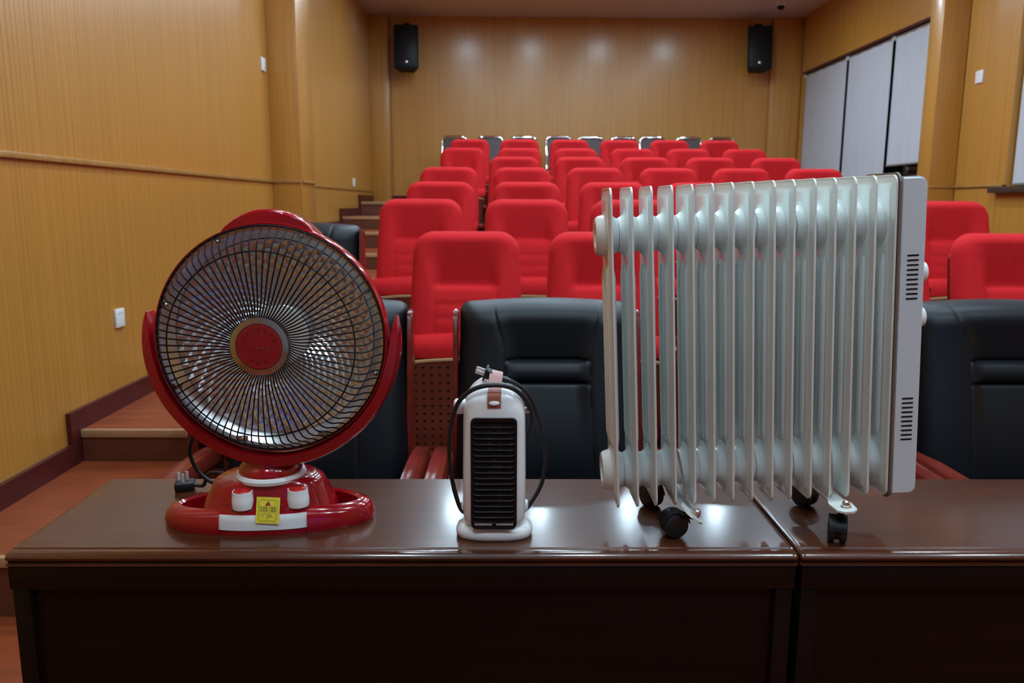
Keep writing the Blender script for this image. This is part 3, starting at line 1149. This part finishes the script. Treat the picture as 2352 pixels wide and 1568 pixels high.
def text_part(body, size, u, v, name, m, parent):
    cu = bpy.data.curves.new(name, 'FONT')
    cu.body = body
    cu.size = size
    cu.align_x = 'CENTER'
    cu.align_y = 'CENTER'
    tmp = bpy.data.objects.new(name + '_tmp', cu)
    COL.objects.link(tmp)
    dg = bpy.context.evaluated_depsgraph_get()
    me = bpy.data.meshes.new_from_object(tmp.evaluated_get(dg))
    bpy.data.objects.remove(tmp)
    bm = bmesh.new()
    bm.from_mesh(me)
    for vert in bm.verts:
        vert.co = sp(u + vert.co.x, v + vert.co.y, 0.00025)
    return finish(bm, name, m, parent, world=True, flat=True)


text_part('高温禁止触摸', 0.0050, 0.0, 0.0042, 'lettering', 'print_black', stk)
text_part('高温禁止覆盖', 0.0050, 0.0, -0.0010, 'lettering', 'print_black', stk)

# head
HC = Vector((-0.4175, 1.42, 1.1185))
Mh = axis_m(HC, (0, -1, 0))      # local +z points to the room front


def hp(r_, ang, yoff):
    return Vector((HC.x + r_ * math.cos(ang), HC.y + yoff, HC.z + r_ * math.sin(ang)))


def lathe_y(bm, prof, n=64, cap0=True, cap1=True):
    rings = [[hp(r_, 2 * PI * i / n, yo) for i in range(n)] for r_, yo in prof]
    loops(bm, rings, True, cap0, cap1)


bm = bmesh.new()
lathe_y(bm, [(0.2035, 0.004), (0.2045, -0.004), (0.2075, -0.005), (0.2095, 0.002), (0.2098, 0.022), (0.204, 0.034), (0.185, 0.060), (0.150, 0.092), (0.10, 0.118), (0.05, 0.128), (0.003, 0.130)], 72, cap0=False)
finish(bm, 'back_shell', 'red_gloss', fan, world=True)
# visor cap on top of the shell
bm = bmesh.new()
rings = []
n = 22
for (yo, hk) in ((0.003, 0.80), (0.006, 0.95), (0.012, 1.0), (0.040, 1.0), (0.055, 0.8), (0.06, 0.5)):
    top, bot = [], []
    for k in range(n + 1):
        q = -1 + 2 * k / n
        ang = R(90 - 24.5 * q)
        ri = 0.2055
        hgt = 0.0255 * max(0.0, 1 - abs(q) ** 2.2) * hk + 0.0012
        top.append(hp(ri + hgt, ang, yo)); bot.append(hp(ri - 0.006, ang, yo))
    rings.append(top + list(reversed(bot)))
loops(bm, rings)
finish(bm, 'visor', 'red_gloss', fan, world=True, angle=40)
# faceted bowl
bm = bmesh.new()
NR, NS = 14, 40
bowl_y = lambda r_: 0.105 - 0.100 * (r_ / 0.2) ** 2
ring_r = [0.040 + (0.180 - 0.040) * (i / NR) ** 0.9 for i in range(NR + 1)]
vr = []
for i, r_ in enumerate(ring_r):
    vr.append([bm.verts.new(hp(r_, 2 * PI * (j + 0.5 * i + 0.35 * math.sin(i / 4)) / NS, bowl_y(r_))) for j in range(NS)])
for i in range(NR - 1):
    for j in range(NS):
        # diamond cell i..i+2 with a raised point
        a, b, c, d = vr[i][(j + 1) % NS], vr[i + 1][j], vr[i + 1][(j + 1) % NS], vr[i + 2][j]
        m_ = (a.co + b.co + c.co + d.co) / 4
        hgt = 0.0022 + 0.0024 * (ring_r[i + 1] / 0.18)
        p_ = bm.verts.new(m_ + Vector((0, -hgt, 0)))
        for q0, q1 in ((a, b), (b, d), (d, c), (c, a)):
            bm.faces.new((q0, q1, p_))
for j in range(NS):
    bm.faces.new((vr[0][j], vr[0][(j + 1) % NS], vr[1][j]))
    bm.faces.new((vr[NR][j], vr[NR][(j + 1) % NS], vr[NR - 1][(j + 1) % NS]))
finish(bm, 'reflector_bowl', 'reflector', fan, world=True, flat=True, label='faceted silver reflector bowl')
bm = bmesh.new()
lathe_y(bm, [(0.1795, bowl_y(0.18) + 0.002), (0.1855, bowl_y(0.18) - 0.007), (0.196, 0.004), (0.2035, 0.002), (0.2035, 0.008), (0.186, 0.022), (0.1795, bowl_y(0.18) + 0.004)], 72, cap0=False, cap1=False)
rim = finish(bm, 'reflector_rim', 'reflector', fan, world=True)
for k in range(8):
    a = R(22.5 + 45 * k + 4)
    bm = bmesh.new()
    lathe(bm, [(0.0042, 0), (0.0040, 0.0025), (0.0022, 0.0040), (0.0004, 0.0043)], 12, axis_m(hp(0.1955, a, 0.001), (0, -1, 0)))
    box(bm, -0.010, 0.010, -0.005, 0.005, -0.0005, 0.0008, M=axis_m(hp(0.1955, a, 0.002), (0, -1, 0)) @ Matrix.Rotation(0, 4, 'Z'))
    finish(bm, 'screw', 'steel', rim, world=True)
# heating element in the bowl centre
bm = bmesh.new()
lathe_y(bm, [(0.042, 0.105), (0.044, 0.085), (0.052, 0.065), (0.056, 0.050), (0.055, 0.046), (0.045, 0.044), (0.004, 0.044)], 40, cap0=False)
el = finish(bm, 'heating_element', 'ceramic', fan, world=True)
bm = bmesh.new()
for k in range(6):
    pts = [hp(0.0535 - 0.0016 * k + 0.002, 2 * PI * q / 40, 0.056 + 0.006 * k) for q in range(40)]
    tube(bm, pts, 0.0011, 5, closed=True)
finish(bm, 'heating_coil', 'steel', el, world=True)
# cage: ring + single wires
bm = bmesh.new()
tube(bm, [hp(0.162, 2 * PI * q / 96, -0.0625) for q in range(96)], 0.0013, 6, closed=True)
tube(bm, [hp(0.2035, 2 * PI * q / 96, -0.0045) for q in range(96)], 0.0019, 6, closed=True)
tube(bm, [hp(0.049, 2 * PI * q / 48, -0.062) for q in range(48)], 0.0014, 6, closed=True)
cage = finish(bm, 'cage', 'cage_black', fan, world=True)
NW = 84
wm = None
for k in range(NW):
    if wm is None:
        bm = bmesh.new()
        # built round the hub axis with the wire's own origin on that axis
        path = [(0.046, 0.0045, -0.060), (0.051, 0.0038, -0.064), (0.058, 0.0022, -0.0665), (0.070, 0.0006, -0.068), (0.085, 0.0, -0.0685), (0.12, 0.0, -0.068), (0.160, 0.0, -0.0645), (0.175, 0.0, -0.0585), (0.184, 0.0015, -0.047), (0.192, 0.004, -0.025), (0.2035, 0.006, -0.0045)]
        tube(bm, [(x, yo, z) for x, z, yo in path], 0.00135, 6)
        w = finish(bm, 'wire', 'cage_black', cage)
        wm = w
    else:
        w = wm.copy(); COL.objects.link(w)
    w.location = HC - FB
    w.rotation_euler = (0, 2 * PI * k / NW, 0)
# hub
bm = bmesh.new()
lathe_y(bm, [(0.0505, -0.056), (0.0512, -0.066), (0.0509, -0.0715), (0.0498, -0.0732), (0.0440, -0.0739), (0.0400, -0.0740), (0.0395, -0.070)], 56)
hub = finish(bm, 'hub', 'hub_chrome', fan, world=True, label='chrome hub of the cage')
bm = bmesh.new()
lathe_y(bm, [(0.0395, -0.070), (0.0392, -0.0738), (0.02, -0.0746), (0.0005, -0.0748)], 56)
hd = finish(bm, 'hub_badge', 'hub_red', hub, world=True, angle=60)
bm = bmesh.new()
tube(bm, [hp(0.0362, 2 * PI * q / 60, -0.0742) for q in range(60)], 0.00025, 4, closed=True)
finish(bm, 'badge_line', 'hub_line', hd, world=True)
for ang in (150, 128, 108, 88, 66, 44, 20, 240, 265, 292):
    bm = bmesh.new()
    c = hp(0.0285, R(ang), -0.0746)
    rt = Vector((math.cos(R(ang - 90)), 0, math.sin(R(ang - 90)))); ra = Vector((math.cos(R(ang)), 0, math.sin(R(ang))))
    for q in range(3):
        c2 = c + ra * (q - 1) * 0.0016
        tube(bm, [c2 - rt * 0.0020, c2 + rt * 0.0020], 0.00035, 4)
    tube(bm, [c - ra * 0.0022, c + ra * 0.0022], 0.00035, 4)
    finish(bm, 'badge_print', 'hub_print', hd, world=True)
bm = bmesh.new()
tube(bm, [hp(0.0, 0, -0.0753) + Vector((-0.019 + 0.0022 * q, 0, -0.003 + 0.0016 * math.sin(q * 2.3))) for q in range(18)], 0.0005, 4)
finish(bm, 'badge_print', 'hub_print', hd, world=True)

# yoke: C-shaped bracket round the head
bm = bmesh.new()
YC = Vector((-0.4215, 1.452, 1.114))
rings = []
n = 64
a0, a1 = R(167), R(371)
for k in range(n + 1):
    q = k / n
    ang = a0 + (a1 - a0) * q
    e = min(q, 1 - q) * 2                        # 0 at the tips, 1 at the bottom
    tip = min(1.0, (min(q, 1 - q) * n) / 9.0)
    tip = math.sqrt(max(0.02, 1 - (1 - tip) ** 2))
    ro = 0.2325 + 0.003 * sstep(0.6, 1.0, e)
    th = (0.0232 + 0.002 * e) * tip
    hd_ = (0.034 + 0.004 * e) * (0.35 + 0.65 * tip)
    ri_ = ro - th
    sec = [(ro - 0.004 * tip, -hd_), (ro, -hd_ + 0.010), (ro, hd_ - 0.010), (ro - 0.004 * tip, hd_), (ri_ + 0.003 * tip, hd_), (ri_, hd_ - 0.008), (ri_, -hd_ + 0.008), (ri_ + 0.003 * tip, -hd_)]
    rings.append([Vector((YC.x + r_ * math.cos(ang), YC.y + y_, YC.z + r_ * math.sin(ang))) for r_, y_ in sec])
loops(bm, rings)
finish(bm, 'yoke', 'red_gloss', fan, world=True, angle=40)
# mains lead and plug lying behind on the desk
plug_c = at(425, 1103, 1.625); plug_c.z = DT + 0.0115
bm = bmesh.new()
lead = [(plug_c.x + 0.018, plug_c.y - 0.004, DT + 0.012), (plug_c.x + 0.04, plug_c.y - 0.004, DT + 0.011), at(480, 1087, 1.62), at(520, 1088, 1.60), at(560, 1094, 1.58), (-0.46, 1.56, DT + 0.02), (-0.45, 1.545, DT + 0.02)]
for i, p in enumerate(lead):
    lead[i] = Vector(p)
    lead[i].z = max(lead[i].z, DT + 0.005)
tube(bm, lead, 0.0042, 8, smooth=6)
finish(bm, 'power_cord', 'black_rubber', fan, world=True)
bm = bmesh.new()
tube(bm, [at(500, 1112, 1.60), at(478, 1102, 1.605), at(452, 1078, 1.60), at(436, 1040, 1.59), at(440, 1010, 1.58), at(452, 985, 1.56), at(500, 960, 1.54)], 0.0042, 8, smooth=6)
finish(bm, 'power_cord', 'black_rubber', fan, world=True)
bm = bmesh.new()
Mp = Matrix.Translation(plug_c) @ Matrix.Rotation(R(18), 4, 'Z')
box(bm, -0.021, 0.019, -0.017, 0.017, -0.0115, 0.008, 0.005, 3, M=Mp)
pl = finish(bm, 'plug', 'black_rubber', fan, world=True)
for (dx, dy, rz) in ((-0.012, 0.006, 20), (0.004, 0.006, -20), (-0.003, -0.010, 0)):
    bm = bmesh.new()
    box(bm, -0.003, 0.003, -0.0008, 0.0008, 0.0, 0.0185, M=Mp @ Matrix.Translation((dx, dy, 0.0075)) @ Matrix.Rotation(R(rz), 4, 'Z'))
    finish(bm, 'plug_pin', 'pin_metal', pl, world=True)

# ================================================================== SMALL WHITE HEATER
SX, SY = -0.0153, 1.397
sh = thing('tower_heater', 'small white tower heater with black grille in the middle of the desk', 'heater', (SX, SY, DT))
bm = bmesh.new()
rings = []
for z, a, b in ((0.0, 0.0655, 0.038), (0.002, 0.069, 0.041), (0.010, 0.0705, 0.0425), (0.017, 0.0685, 0.041), (0.022, 0.062, 0.037), (0.024, 0.054, 0.032)):
    rings.append([(x, y, DT + z) for x, y in superell(SX, SY, a, b, 56, 2.7)])
loops(bm, rings)
finish(bm, 'base', 'white_gloss', sh, world=True, angle=60)
BL = [(0.020, 0.040, 0.028), (0.024, 0.049, 0.034), (0.032, 0.0545, 0.040), (0.045, 0.0568, 0.0425), (0.12, 0.0572, 0.043), (0.22, 0.0560, 0.043), (0.240, 0.0548, 0.0425), (0.256, 0.0515, 0.041), (0.268, 0.0465, 0.0385), (0.278, 0.0385, 0.034), (0.285, 0.028, 0.027), (0.289, 0.015, 0.015), (0.290, 0.003, 0.003)]
bm = bmesh.new()
rings = []
for z, a, b in BL:
    rings.append([(x, y + (0.006 * sstep(0.24, 0.29, z)), DT + z) for x, y in superell(SX, SY, a, b, 64, 3.6 - 1.2 * sstep(0.24, 0.29, z))])
loops(bm, rings)
finish(bm, 'body', 'white_gloss', sh, world=True, angle=60)
# rear handle housing seen above the shell
bm = bmesh.new()
rings = []
for k in range(21):
    a = R(-8 + 196 * k / 20)
    rings.append([(SX + 0.0545 * math.cos(a), SY + 0.012, DT + 0.237 + 0.054 * math.sin(a)), (SX + 0.0545 * math.cos(a), SY + 0.041, DT + 0.237 + 0.054 * math.sin(a)),
                  (SX + 0.046 * math.cos(a), SY + 0.041, DT + 0.237 + 0.046 * math.sin(a)), (SX + 0.046 * math.cos(a), SY + 0.012, DT + 0.237 + 0.046 * math.sin(a))])
loops(bm, rings)
finish(bm, 'rear_shell', 'white_gloss', sh, world=True, angle=40)
# grille
FYF = SY - 0.0430
gx0, gx1, gz0, gz1 = SX - 0.0415, SX + 0.0405, DT + 0.027, DT + 0.2315
bm = bmesh.new()
o_ = rrect(gx0, gx1, gz0, gz1, 0.0095, 6)
i_ = rrect(gx0 + 0.0048, gx1 - 0.0048, gz0 + 0.0055, gz1 - 0.0065, 0.005, 6)
loops(bm, [[(x, FYF + 0.004, z) for x, z in o_], [(x, FYF - 0.0035, z) for x, z in o_], [(x + (SX - x) * 0.02, FYF - 0.0048, z) for x, z in o_], [(x, FYF - 0.0042, z) for x, z in i_], [(x, FYF + 0.004, z) for x, z in i_]], cap0=False, cap1=False)
gr = finish(bm, 'grille', 'grille_black', sh, world=True, angle=50)
bm = bmesh.new()
box(bm, gx0 + 0.003, gx1 - 0.003, FYF - 0.0005, FYF + 0.0005, gz0 + 0.003, gz1 - 0.003)
inner_ = finish(bm, 'inner_plate', 'grille_inner', gr, world=True)
random.seed(3)
bm = bmesh.new()
for k in range(17):
    zz = gz1 - 0.012 - k * 0.01055
    for (xa, xb) in ((-0.034, -0.029), (-0.012, -0.004), (-0.003, 0.005), (0.006, 0.012), (0.028, 0.032)):
        if random.random() < 0.75:
            box(bm, SX + xa, SX + xb, FYF - 0.0012, FYF - 0.0005, zz - 0.0022, zz - 0.0012)
finish(bm, 'heating_wire', 'wire_grey', gr, world=True)
slat = None
for k in range(18):
    zz = gz1 - 0.0165 - k * 0.0104
    if slat is None:
        bm = bmesh.new()
        tube(bm, [(gx0 - SX + 0.005, 0.0028, 0.003), (gx0 - SX + 0.006, 0.0, 0.001), (gx0 - SX + 0.009, -0.001, 0.0), (gx1 - SX - 0.009, -0.001, 0.0), (gx1 - SX - 0.006, 0.0, 0.001), (gx1 - SX - 0.005, 0.0028, 0.003)], 0.00105, 6)
        slat = finish(bm, 'slat', 'slat_black', gr)
        o = slat
    else:
        o = slat.copy(); COL.objects.link(o)
    o.location = (0, FYF - 0.0026 - SY, zz - DT)
for xa, xb in ((gx0 + 0.0065, SX - 0.0035), (SX + 0.0035, gx1 - 0.0065)):
    bm = bmesh.new()
    box(bm, xa, xb, FYF - 0.0030, FYF - 0.0008, gz0 + 0.0064, gz0 + 0.0105, 0.0008)
    finish(bm, 'slot', 'box_white', gr, world=True)
# side lug, side button, cord hooks
bm = bmesh.new()
box(bm, SX - 0.0735, SX - 0.050, SY - 0.010, SY + 0.014, DT + 0.228, DT + 0.254, 0.006, 3)
finish(bm, 'side_lug', 'white_gloss', sh, world=True)
bm = bmesh.new()
box(bm, SX + 0.054, SX + 0.0645, SY - 0.006, SY + 0.010, DT + 0.229, DT + 0.239, 0.003, 2)
finish(bm, 'side_button', 'pink_leather', sh, world=True)
for sx in (-1, 1):
    bm = bmesh.new()
    lathe(bm, [(0.011, 0), (0.012, 0.004), (0.010, 0.009), (0.003, 0.011)], 20, axis_m((SX + sx * 0.053, SY + 0.030, DT + 0.042), (sx, 0, 0)))
    finish(bm, 'cord_hook', 'white_gloss', sh, world=True)
# leather strap, tab and button
bm = bmesh.new()
st = [(SX + 0.001, SY - 0.0360, DT + 0.262), (SX + 0.001, SY - 0.0335, DT + 0.272), (SX + 0.001, SY - 0.028, DT + 0.281), (SX + 0.002, SY - 0.020, DT + 0.294), (SX + 0.0035, SY - 0.010, DT + 0.3045), (SX + 0.0035, SY + 0.003, DT + 0.306), (SX + 0.003, SY + 0.014, DT + 0.298), (SX + 0.001, SY + 0.022, DT + 0.285)]
ribbon(bm, smooth_path(st, 5), (1, 0, -0.25), 0.0235, 0.0016)
finish(bm, 'strap', 'pink_leather', sh, world=True, angle=60)
bm = bmesh.new()
ribbon(bm, smooth_path([(SX, SY - 0.0425, DT + 0.249), (SX, SY - 0.0418, DT + 0.256), (SX, SY - 0.0385, DT + 0.268), (SX, SY - 0.0345, DT + 0.276)], 4), (1, 0, 0), 0.0235, 0.0016)
finish(bm, 'strap_tab', 'brown_leather', sh, world=True, angle=60)
bm = bmesh.new()
rings = []
Mb = axis_m((SX, SY - 0.0432, DT + 0.2575), (0, -0.93, 0.36))
for k, (s_, h) in enumerate(((1.0, 0.0), (1.0, 0.0022), (0.85, 0.0034), (0.4, 0.0040))):
    rings.append([Mb @ Vector((0.0095 * s_ * math.cos(2 * PI * i / 28), 0.0042 * s_ * math.sin(2 * PI * i / 28), h)) for i in range(28)])
loops(bm, rings)
finish(bm, 'strap_button', 'white_gloss', sh, world=True, angle=50)
# cord loops
bm = bmesh.new()
tube(bm, [(SX - 0.03, SY + 0.045, DT + 0.028), at(1066, 1176, 1.425), at(1048, 1140, 1.415), at(1035, 1075, 1.40), at(1033, 1000, 1.385), at(1050, 930, 1.372), at(1085, 895, 1.360), at(1135, 884, 1.353), at(1180, 893, 1.362), at(1209, 922, 1.380), at(1219, 960, 1.41), at(1210, 998, 1.435), (SX + 0.045, SY + 0.047, DT + 0.15)], 0.0042, 10, smooth=6)
finish(bm, 'power_cord', 'black_rubber', sh, world=True)
bm = bmesh.new()
PA, PB = at(1118, 857, 1.392), at(1163, 873, 1.392)
tube(bm, [PB, at(1180, 879, 1.392), at(1208, 900, 1.395), at(1230, 940, 1.40), at(1246, 1000, 1.405), at(1253, 1060, 1.41), at(1243, 1112, 1.415), at(1222, 1150, 1.425), at(1203, 1172, 1.435), (SX + 0.035, SY + 0.046, DT + 0.03)], 0.0040, 10, smooth=6)
finish(bm, 'power_cord', 'black_rubber', sh, world=True)
dv = (PB - PA).normalized()
_yq = Vector((0, 1, 0)); _xq = _yq.cross(dv).normalized(); _yq = dv.cross(_xq).normalized()
Mq = Matrix(((_xq.x, _yq.x, dv.x, PA.x), (_xq.y, _yq.y, dv.y, PA.y), (_xq.z, _yq.z, dv.z, PA.z), (0, 0, 0, 1))) @ Matrix.Rotation(R(18), 4, 'Z')
bm = bmesh.new()
rings = []
for h, a, b in ((-0.004, 0.0135, 0.0115), (-0.0005, 0.0135, 0.0115), (-0.0003, 0.0095, 0.008), (0.012, 0.0080, 0.007), (0.026, 0.0062, 0.0055), (0.030, 0.0045, 0.0045), (0.034, 0.0055, 0.0055), (0.039, 0.0055, 0.0055), (0.040, 0.0036, 0.0036)):
    rings.append([Mq @ Vector((x, y, h)) for x, y in superell(0, 0, a, b, 20, 5)])
loops(bm, rings)
pg = finish(bm, 'plug', 'black_rubber', sh, world=True, angle=40)
for s_ in (-1, 1):
    bm = bmesh.new()
    box(bm, -0.0036, 0.0036, s_ * 0.0062 - 0.0009, s_ * 0.0062 + 0.0009, -0.0205, -0.004, 0.0004, 1, M=Mq)
    finish(bm, 'plug_pin', 'pin_metal', pg, world=True)

# ================================================================== OIL RADIATOR
HO = Vector((0.454, 1.437, 0.827))
ROLLH = R(-2.9)
oil = thing('oil_radiator', 'white oil-filled fin radiator on casters standing across the desks', 'radiator', HO, (0, ROLLH, 0))
FH, FD = 0.575, 0.067
# tubes: one fin element = pressed plate with two bosses
NF, PITCHF = 15, 0.0347


def fin_outline(g=0.0, r_=0.016):
    pts = []
    for (cy_, cz_, a0) in ((FD - g - r_, FH - g - r_, 0), (-FD + g + r_, FH - g - r_, 90), (-FD + g + r_, g + r_, 180), (FD - g - r_, g + r_, 270)):
        for k in range(6):
            a = R(a0 + 18 * k)
            pts.append((cy_ + r_ * math.cos(a), cz_ + r_ * math.sin(a)))
    return pts


def fin_mesh():
    bm = bmesh.new()
    # pressed sheet: flange with rolled rim, raised inner panel on both sides
    o0, o1, o2, o3 = fin_outline(0.0), fin_outline(0.0016, 0.015), fin_outline(0.013, 0.012), fin_outline(0.017, 0.012)
    rings = []
    for s_ in (-1, 1):
        seq = [(o0, 0.0006), (o0, 0.0016), (o1, 0.0020), (o1, 0.0012), (o2, 0.0010), (o3, 0.0040)]
        rr = [[(s_ * h, y, z) for y, z in o] for o, h in seq]
        rings.append(rr)
    allr = list(reversed(rings[0])) + rings[1]
    loops(bm, allr)
    # oil channels: three vertical half-round ridges per side
    for s_ in (-1, 1):
        for yc in (-0.030, 0.0, 0.030):
            rr = []
            for zz, k in ((0.105, 0.1), (0.112, 0.6), (0.125, 1.0), (0.27, 1.0), (0.42, 1.0), (0.432, 0.6), (0.44, 0.1)):
                rr.append([(s_ * (0.0036 + 0.0052 * k * math.sin(PI * q / 6)), yc + 0.0095 * (0.4 + 0.6 * k) * math.cos(PI * q / 6), zz) for q in range(7)])
            loops(bm, rr)
        # bosses round both tubes
        for zc, rb in ((0.492, 0.0), (0.054, 0.002)):
            prof_ = [(0.046 + rb, 0.0038), (0.040 + rb, 0.0055), (0.0375 + rb, 0.0062), (0.0315 + rb, 0.0135), (0.0300 + rb, 0.0171)]
            lathe(bm, [(r_, h) for r_, h in prof_], 32, axis_m((0, 0, zc), (s_, 0, 0)), cap0=False)
    return bm


fin0 = None
for k in range(NF):
    lx = (-(NF - 1) / 2 + k) * PITCHF
    if fin0 is None:
        fin0 = finish(fin_mesh(), 'fin', 'enamel', oil, angle=40)
        f = fin0
    else:
        f = fin0.copy(); COL.objects.link(f)
    f.location = (lx, 0, 0)
    f.rotation_euler = (0, 0, R(random.uniform(-0.7, 0.7)))
x0f = -(NF - 1) / 2 * PITCHF
# end caps of the tubes
for zc, rb in ((0.492, 0.0), (0.054, 0.002)):
    bm = bmesh.new()
    lathe(bm, [(0.040 + rb, -0.006), (0.0375 + rb, -0.0075), (0.034 + rb, -0.019), (0.030 + rb, -0.0225), (0.022, -0.0225), (0.020, -0.020), (0.002, -0.0195)], 32, axis_m((x0f, 0, zc), (1, 0, 0)), cap0=False)
    finish(bm, 'end_cap', 'enamel', oil)
# brown edged end plate and control box
x1f = -x0f
bm = bmesh.new()
oo = [(y * 1.01, (z - FH / 2) * 1.002 + FH / 2) for y, z in fin_outline(-0.003, 0.018)]
prism(bm, oo, 'X', x1f + 0.0028, x1f + 0.0062)
finish(bm, 'end_plate', 'brown_edge', oil, label='brown edge plate between fins and control box')
bm = bmesh.new()
prof2 = rrect(x1f + 0.0064, x1f + 0.0535, 0.004, 0.571, 0.016, 6)
prof2 = [(x if x > x1f + 0.023 else (x1f + 0.0064 if True else x), z) for x, z in prof2]
pp2 = []
for x, z in prof2:
    pp2.append((x, z))
prism(bm, pp2, 'Y', -0.0665, 0.0665)
bmesh.ops.remove_doubles(bm, verts=bm.verts, dist=0.0002)
bmesh.ops.bevel(bm, geom=[e for e in bm.edges if abs(abs(e.verts[0].co.y) - 0.0665) < 1e-4 and abs(e.verts[0].co.y - e.verts[1].co.y) < 1e-4], offset=0.004, segments=3, affect='EDGES')
cb = finish(bm, 'control_box', 'box_white', oil, angle=35)
slot0 = None
for zt in (0.4365, 0.1830):
    for k in range(10):
        if slot0 is None:
            bm = bmesh.new()
            prism(bm, rrect(-0.0102, 0.0102, -0.0015, 0.0015, 0.0014, 3), 'Y', -0.0004, 0.0008)
            slot0 = finish(bm, 'vent_slot', 'dark_plastic', cb)
            o = slot0
        else:
            o = slot0.copy(); COL.objects.link(o)
        o.location = (x1f + 0.0315, -0.0667, zt - k * 0.00835)
for zc in (0.405, 0.325):
    bm = bmesh.new()
    lathe(bm, [(0.0185, 0.0), (0.0185, 0.006), (0.0175, 0.010), (0.013, 0.0125), (0.002, 0.013)], 28, axis_m((x1f + 0.0535, -0.042, zc), (1, 0, 0)))
    finish(bm, 'control_knob', 'white_gloss', cb)


# casters (built in world space so that the wheels rest on the desk)
def wheel(bm_, c, axis, r_=0.0235, w=0.011):
    lathe(bm_, [(r_ * 0.55, -w / 2 - 0.001), (r_ * 0.82, -w / 2 - 0.0006), (r_ * 0.88, -w / 2), (r_ - 0.001, -w / 2 + 0.001), (r_, 0), (r_ - 0.001, w / 2 - 0.001), (r_ * 0.88, w / 2), (r_ * 0.82, w / 2 + 0.0006), (r_ * 0.55, w / 2 + 0.001)], 32, axis_m(c, axis))


def caster(c, axis, name_parent, tilt=0.0, stem_top=None):
    """twin-wheel caster centred at c (world) with wheel axis"""
    ax = Vector(axis).normalized()
    bm = bmesh.new()
    wheel(bm, c - ax * 0.010, ax)
    wheel(bm, c + ax * 0.010, ax)
    lathe(bm, [(0.0185, -0.006), (0.0185, 0.006)], 24, axis_m(c, ax))
    o = finish(bm, 'caster_wheel', 'black_rubber', name_parent, world=True, angle=30)
    bm = bmesh.new()
    # hood over the wheels
    rings = []
    sd = ax
    up_ = Vector((0, 0, 1)); fw = up_.cross(sd).normalized()
    for k in range(13):
        a = R(10 + 160 * k / 12)
        rim_ = fw * math.cos(a) + up_ * math.sin(a)
        rings.append([c + rim_ * 0.0245 - sd * 0.0155, c + rim_ * 0.0245 + sd * 0.0155, c + rim_ * 0.0265 + sd * 0.0150, c + rim_ * 0.0265 - sd * 0.0150])
    loops(bm, rings)
    if stem_top is not None:
        tube(bm, [c + up_ * 0.02, stem_top], 0.006, 10)
    finish(bm, 'caster_hood', 'dark_plastic', name_parent, world=True, angle=40)
    return o


def nut(p, nrm, parent):
    bm = bmesh.new()
    lathe(bm, [(0.0095, 0.0), (0.0095, 0.001)], 24, axis_m(p, nrm))
    lathe(bm, [(0.0078, 0.001), (0.0078, 0.0045)], 6, axis_m(p, nrm))
    lathe(bm, [(0.0066, 0.0045), (0.0066, 0.008), (0.0052, 0.0112), (0.0025, 0.0128), (0.0003, 0.0131)], 20, axis_m(p, nrm))
    finish(bm, 'dome_nut', 'chrome', parent, world=True, angle=40)


def bracket(xc, tilt, label=None):
    """plate running under the fins from front to back; tilt rolls its front lip"""
    bm = bmesh.new()
    z0 = HO.z - 0.004 + (xc - HO.x) * 0.05
    plan = [(-0.016, -0.060), (0.016, -0.060), (0.020, -0.078), (0.018, -0.108), (0.008, -0.118), (-0.008, -0.118), (-0.018, -0.108), (-0.020, -0.078)]
    Mt = Matrix.Translation((xc, HO.y, z0)) @ Matrix.Rotation(tilt, 4, 'Y')
    fr = [Mt @ Vector((x, y, -0.002)) for x, y in plan]
    to = [Mt @ Vector((x, y, 0.0015)) for x, y in plan]
    loops(bm, [fr, to])
    mid = [(-0.014, -0.062), (0.014, -0.062), (0.014, 0.062), (-0.014, 0.062)]
    loops(bm, [[Mt @ Vector((x, y, -0.0025)) for x, y in mid], [Mt @ Vector((x, y, 0.001)) for x, y in mid]])
    rear = [(x, -y) for x, y in plan]
    loops(bm, [[Mt @ Vector((x, y, -0.002)) for x, y in rear], [Mt @ Vector((x, y, 0.0015)) for x, y in rear]])
    b_ = finish(bm, 'caster_bracket', 'enamel', oil, world=True, angle=40)
    nut(Mt @ Vector((0.003, -0.096, 0.0015)), Mt.to_3x3() @ Vector((0, 0, 1)), b_)
    return b_, Mt


b1, M1 = bracket(0.608, R(-4))
caster(Vector((0.606, 1.358, DT + 0.0238)), (0.93, -0.36, 0), b1, stem_top=M1 @ Vector((0.0, -0.096, -0.001)))
caster(Vector((0.612, 1.533, DT + 0.0238)), (0.85, 0.5, 0), b1, stem_top=M1 @ Vector((0.0, 0.096, -0.001)))
b2, M2 = bracket(0.338, R(38))
caster(Vector((0.3145, 1.383, DT + 0.0240)), (0.18, -0.98, 0), b2, stem_top=M2 @ Vector((0.010, -0.086, -0.001)))
caster(Vector((0.300, 1.532, DT + 0.0238)), (0.85, 0.4, 0), b2, stem_top=M2 @ Vector((-0.010, 0.096, -0.001)))
# wire clips holding the brackets over the lower tube
for px0, pts in ((0, [(1546, 1018), (1556, 1040), (1564, 1075), (1570, 1110), (1573, 1145)]), (1, [(1906, 1024), (1909, 1060), (1910, 1100), (1909, 1142)])):
    bm = bmesh.new()
    P = [at(x, y, 1.39) for x, y in pts]
    q0 = P[0] + Vector((-0.002, 0.02, 0.006)); q1 = P[0] + Vector((-0.004, 0.05, 0.004))
    tube(bm, [q1, q0] + P, 0.0024, 8, smooth=5)
    finish(bm, 'wire_clip', 'steel', [b2, b1][px0], world=True)
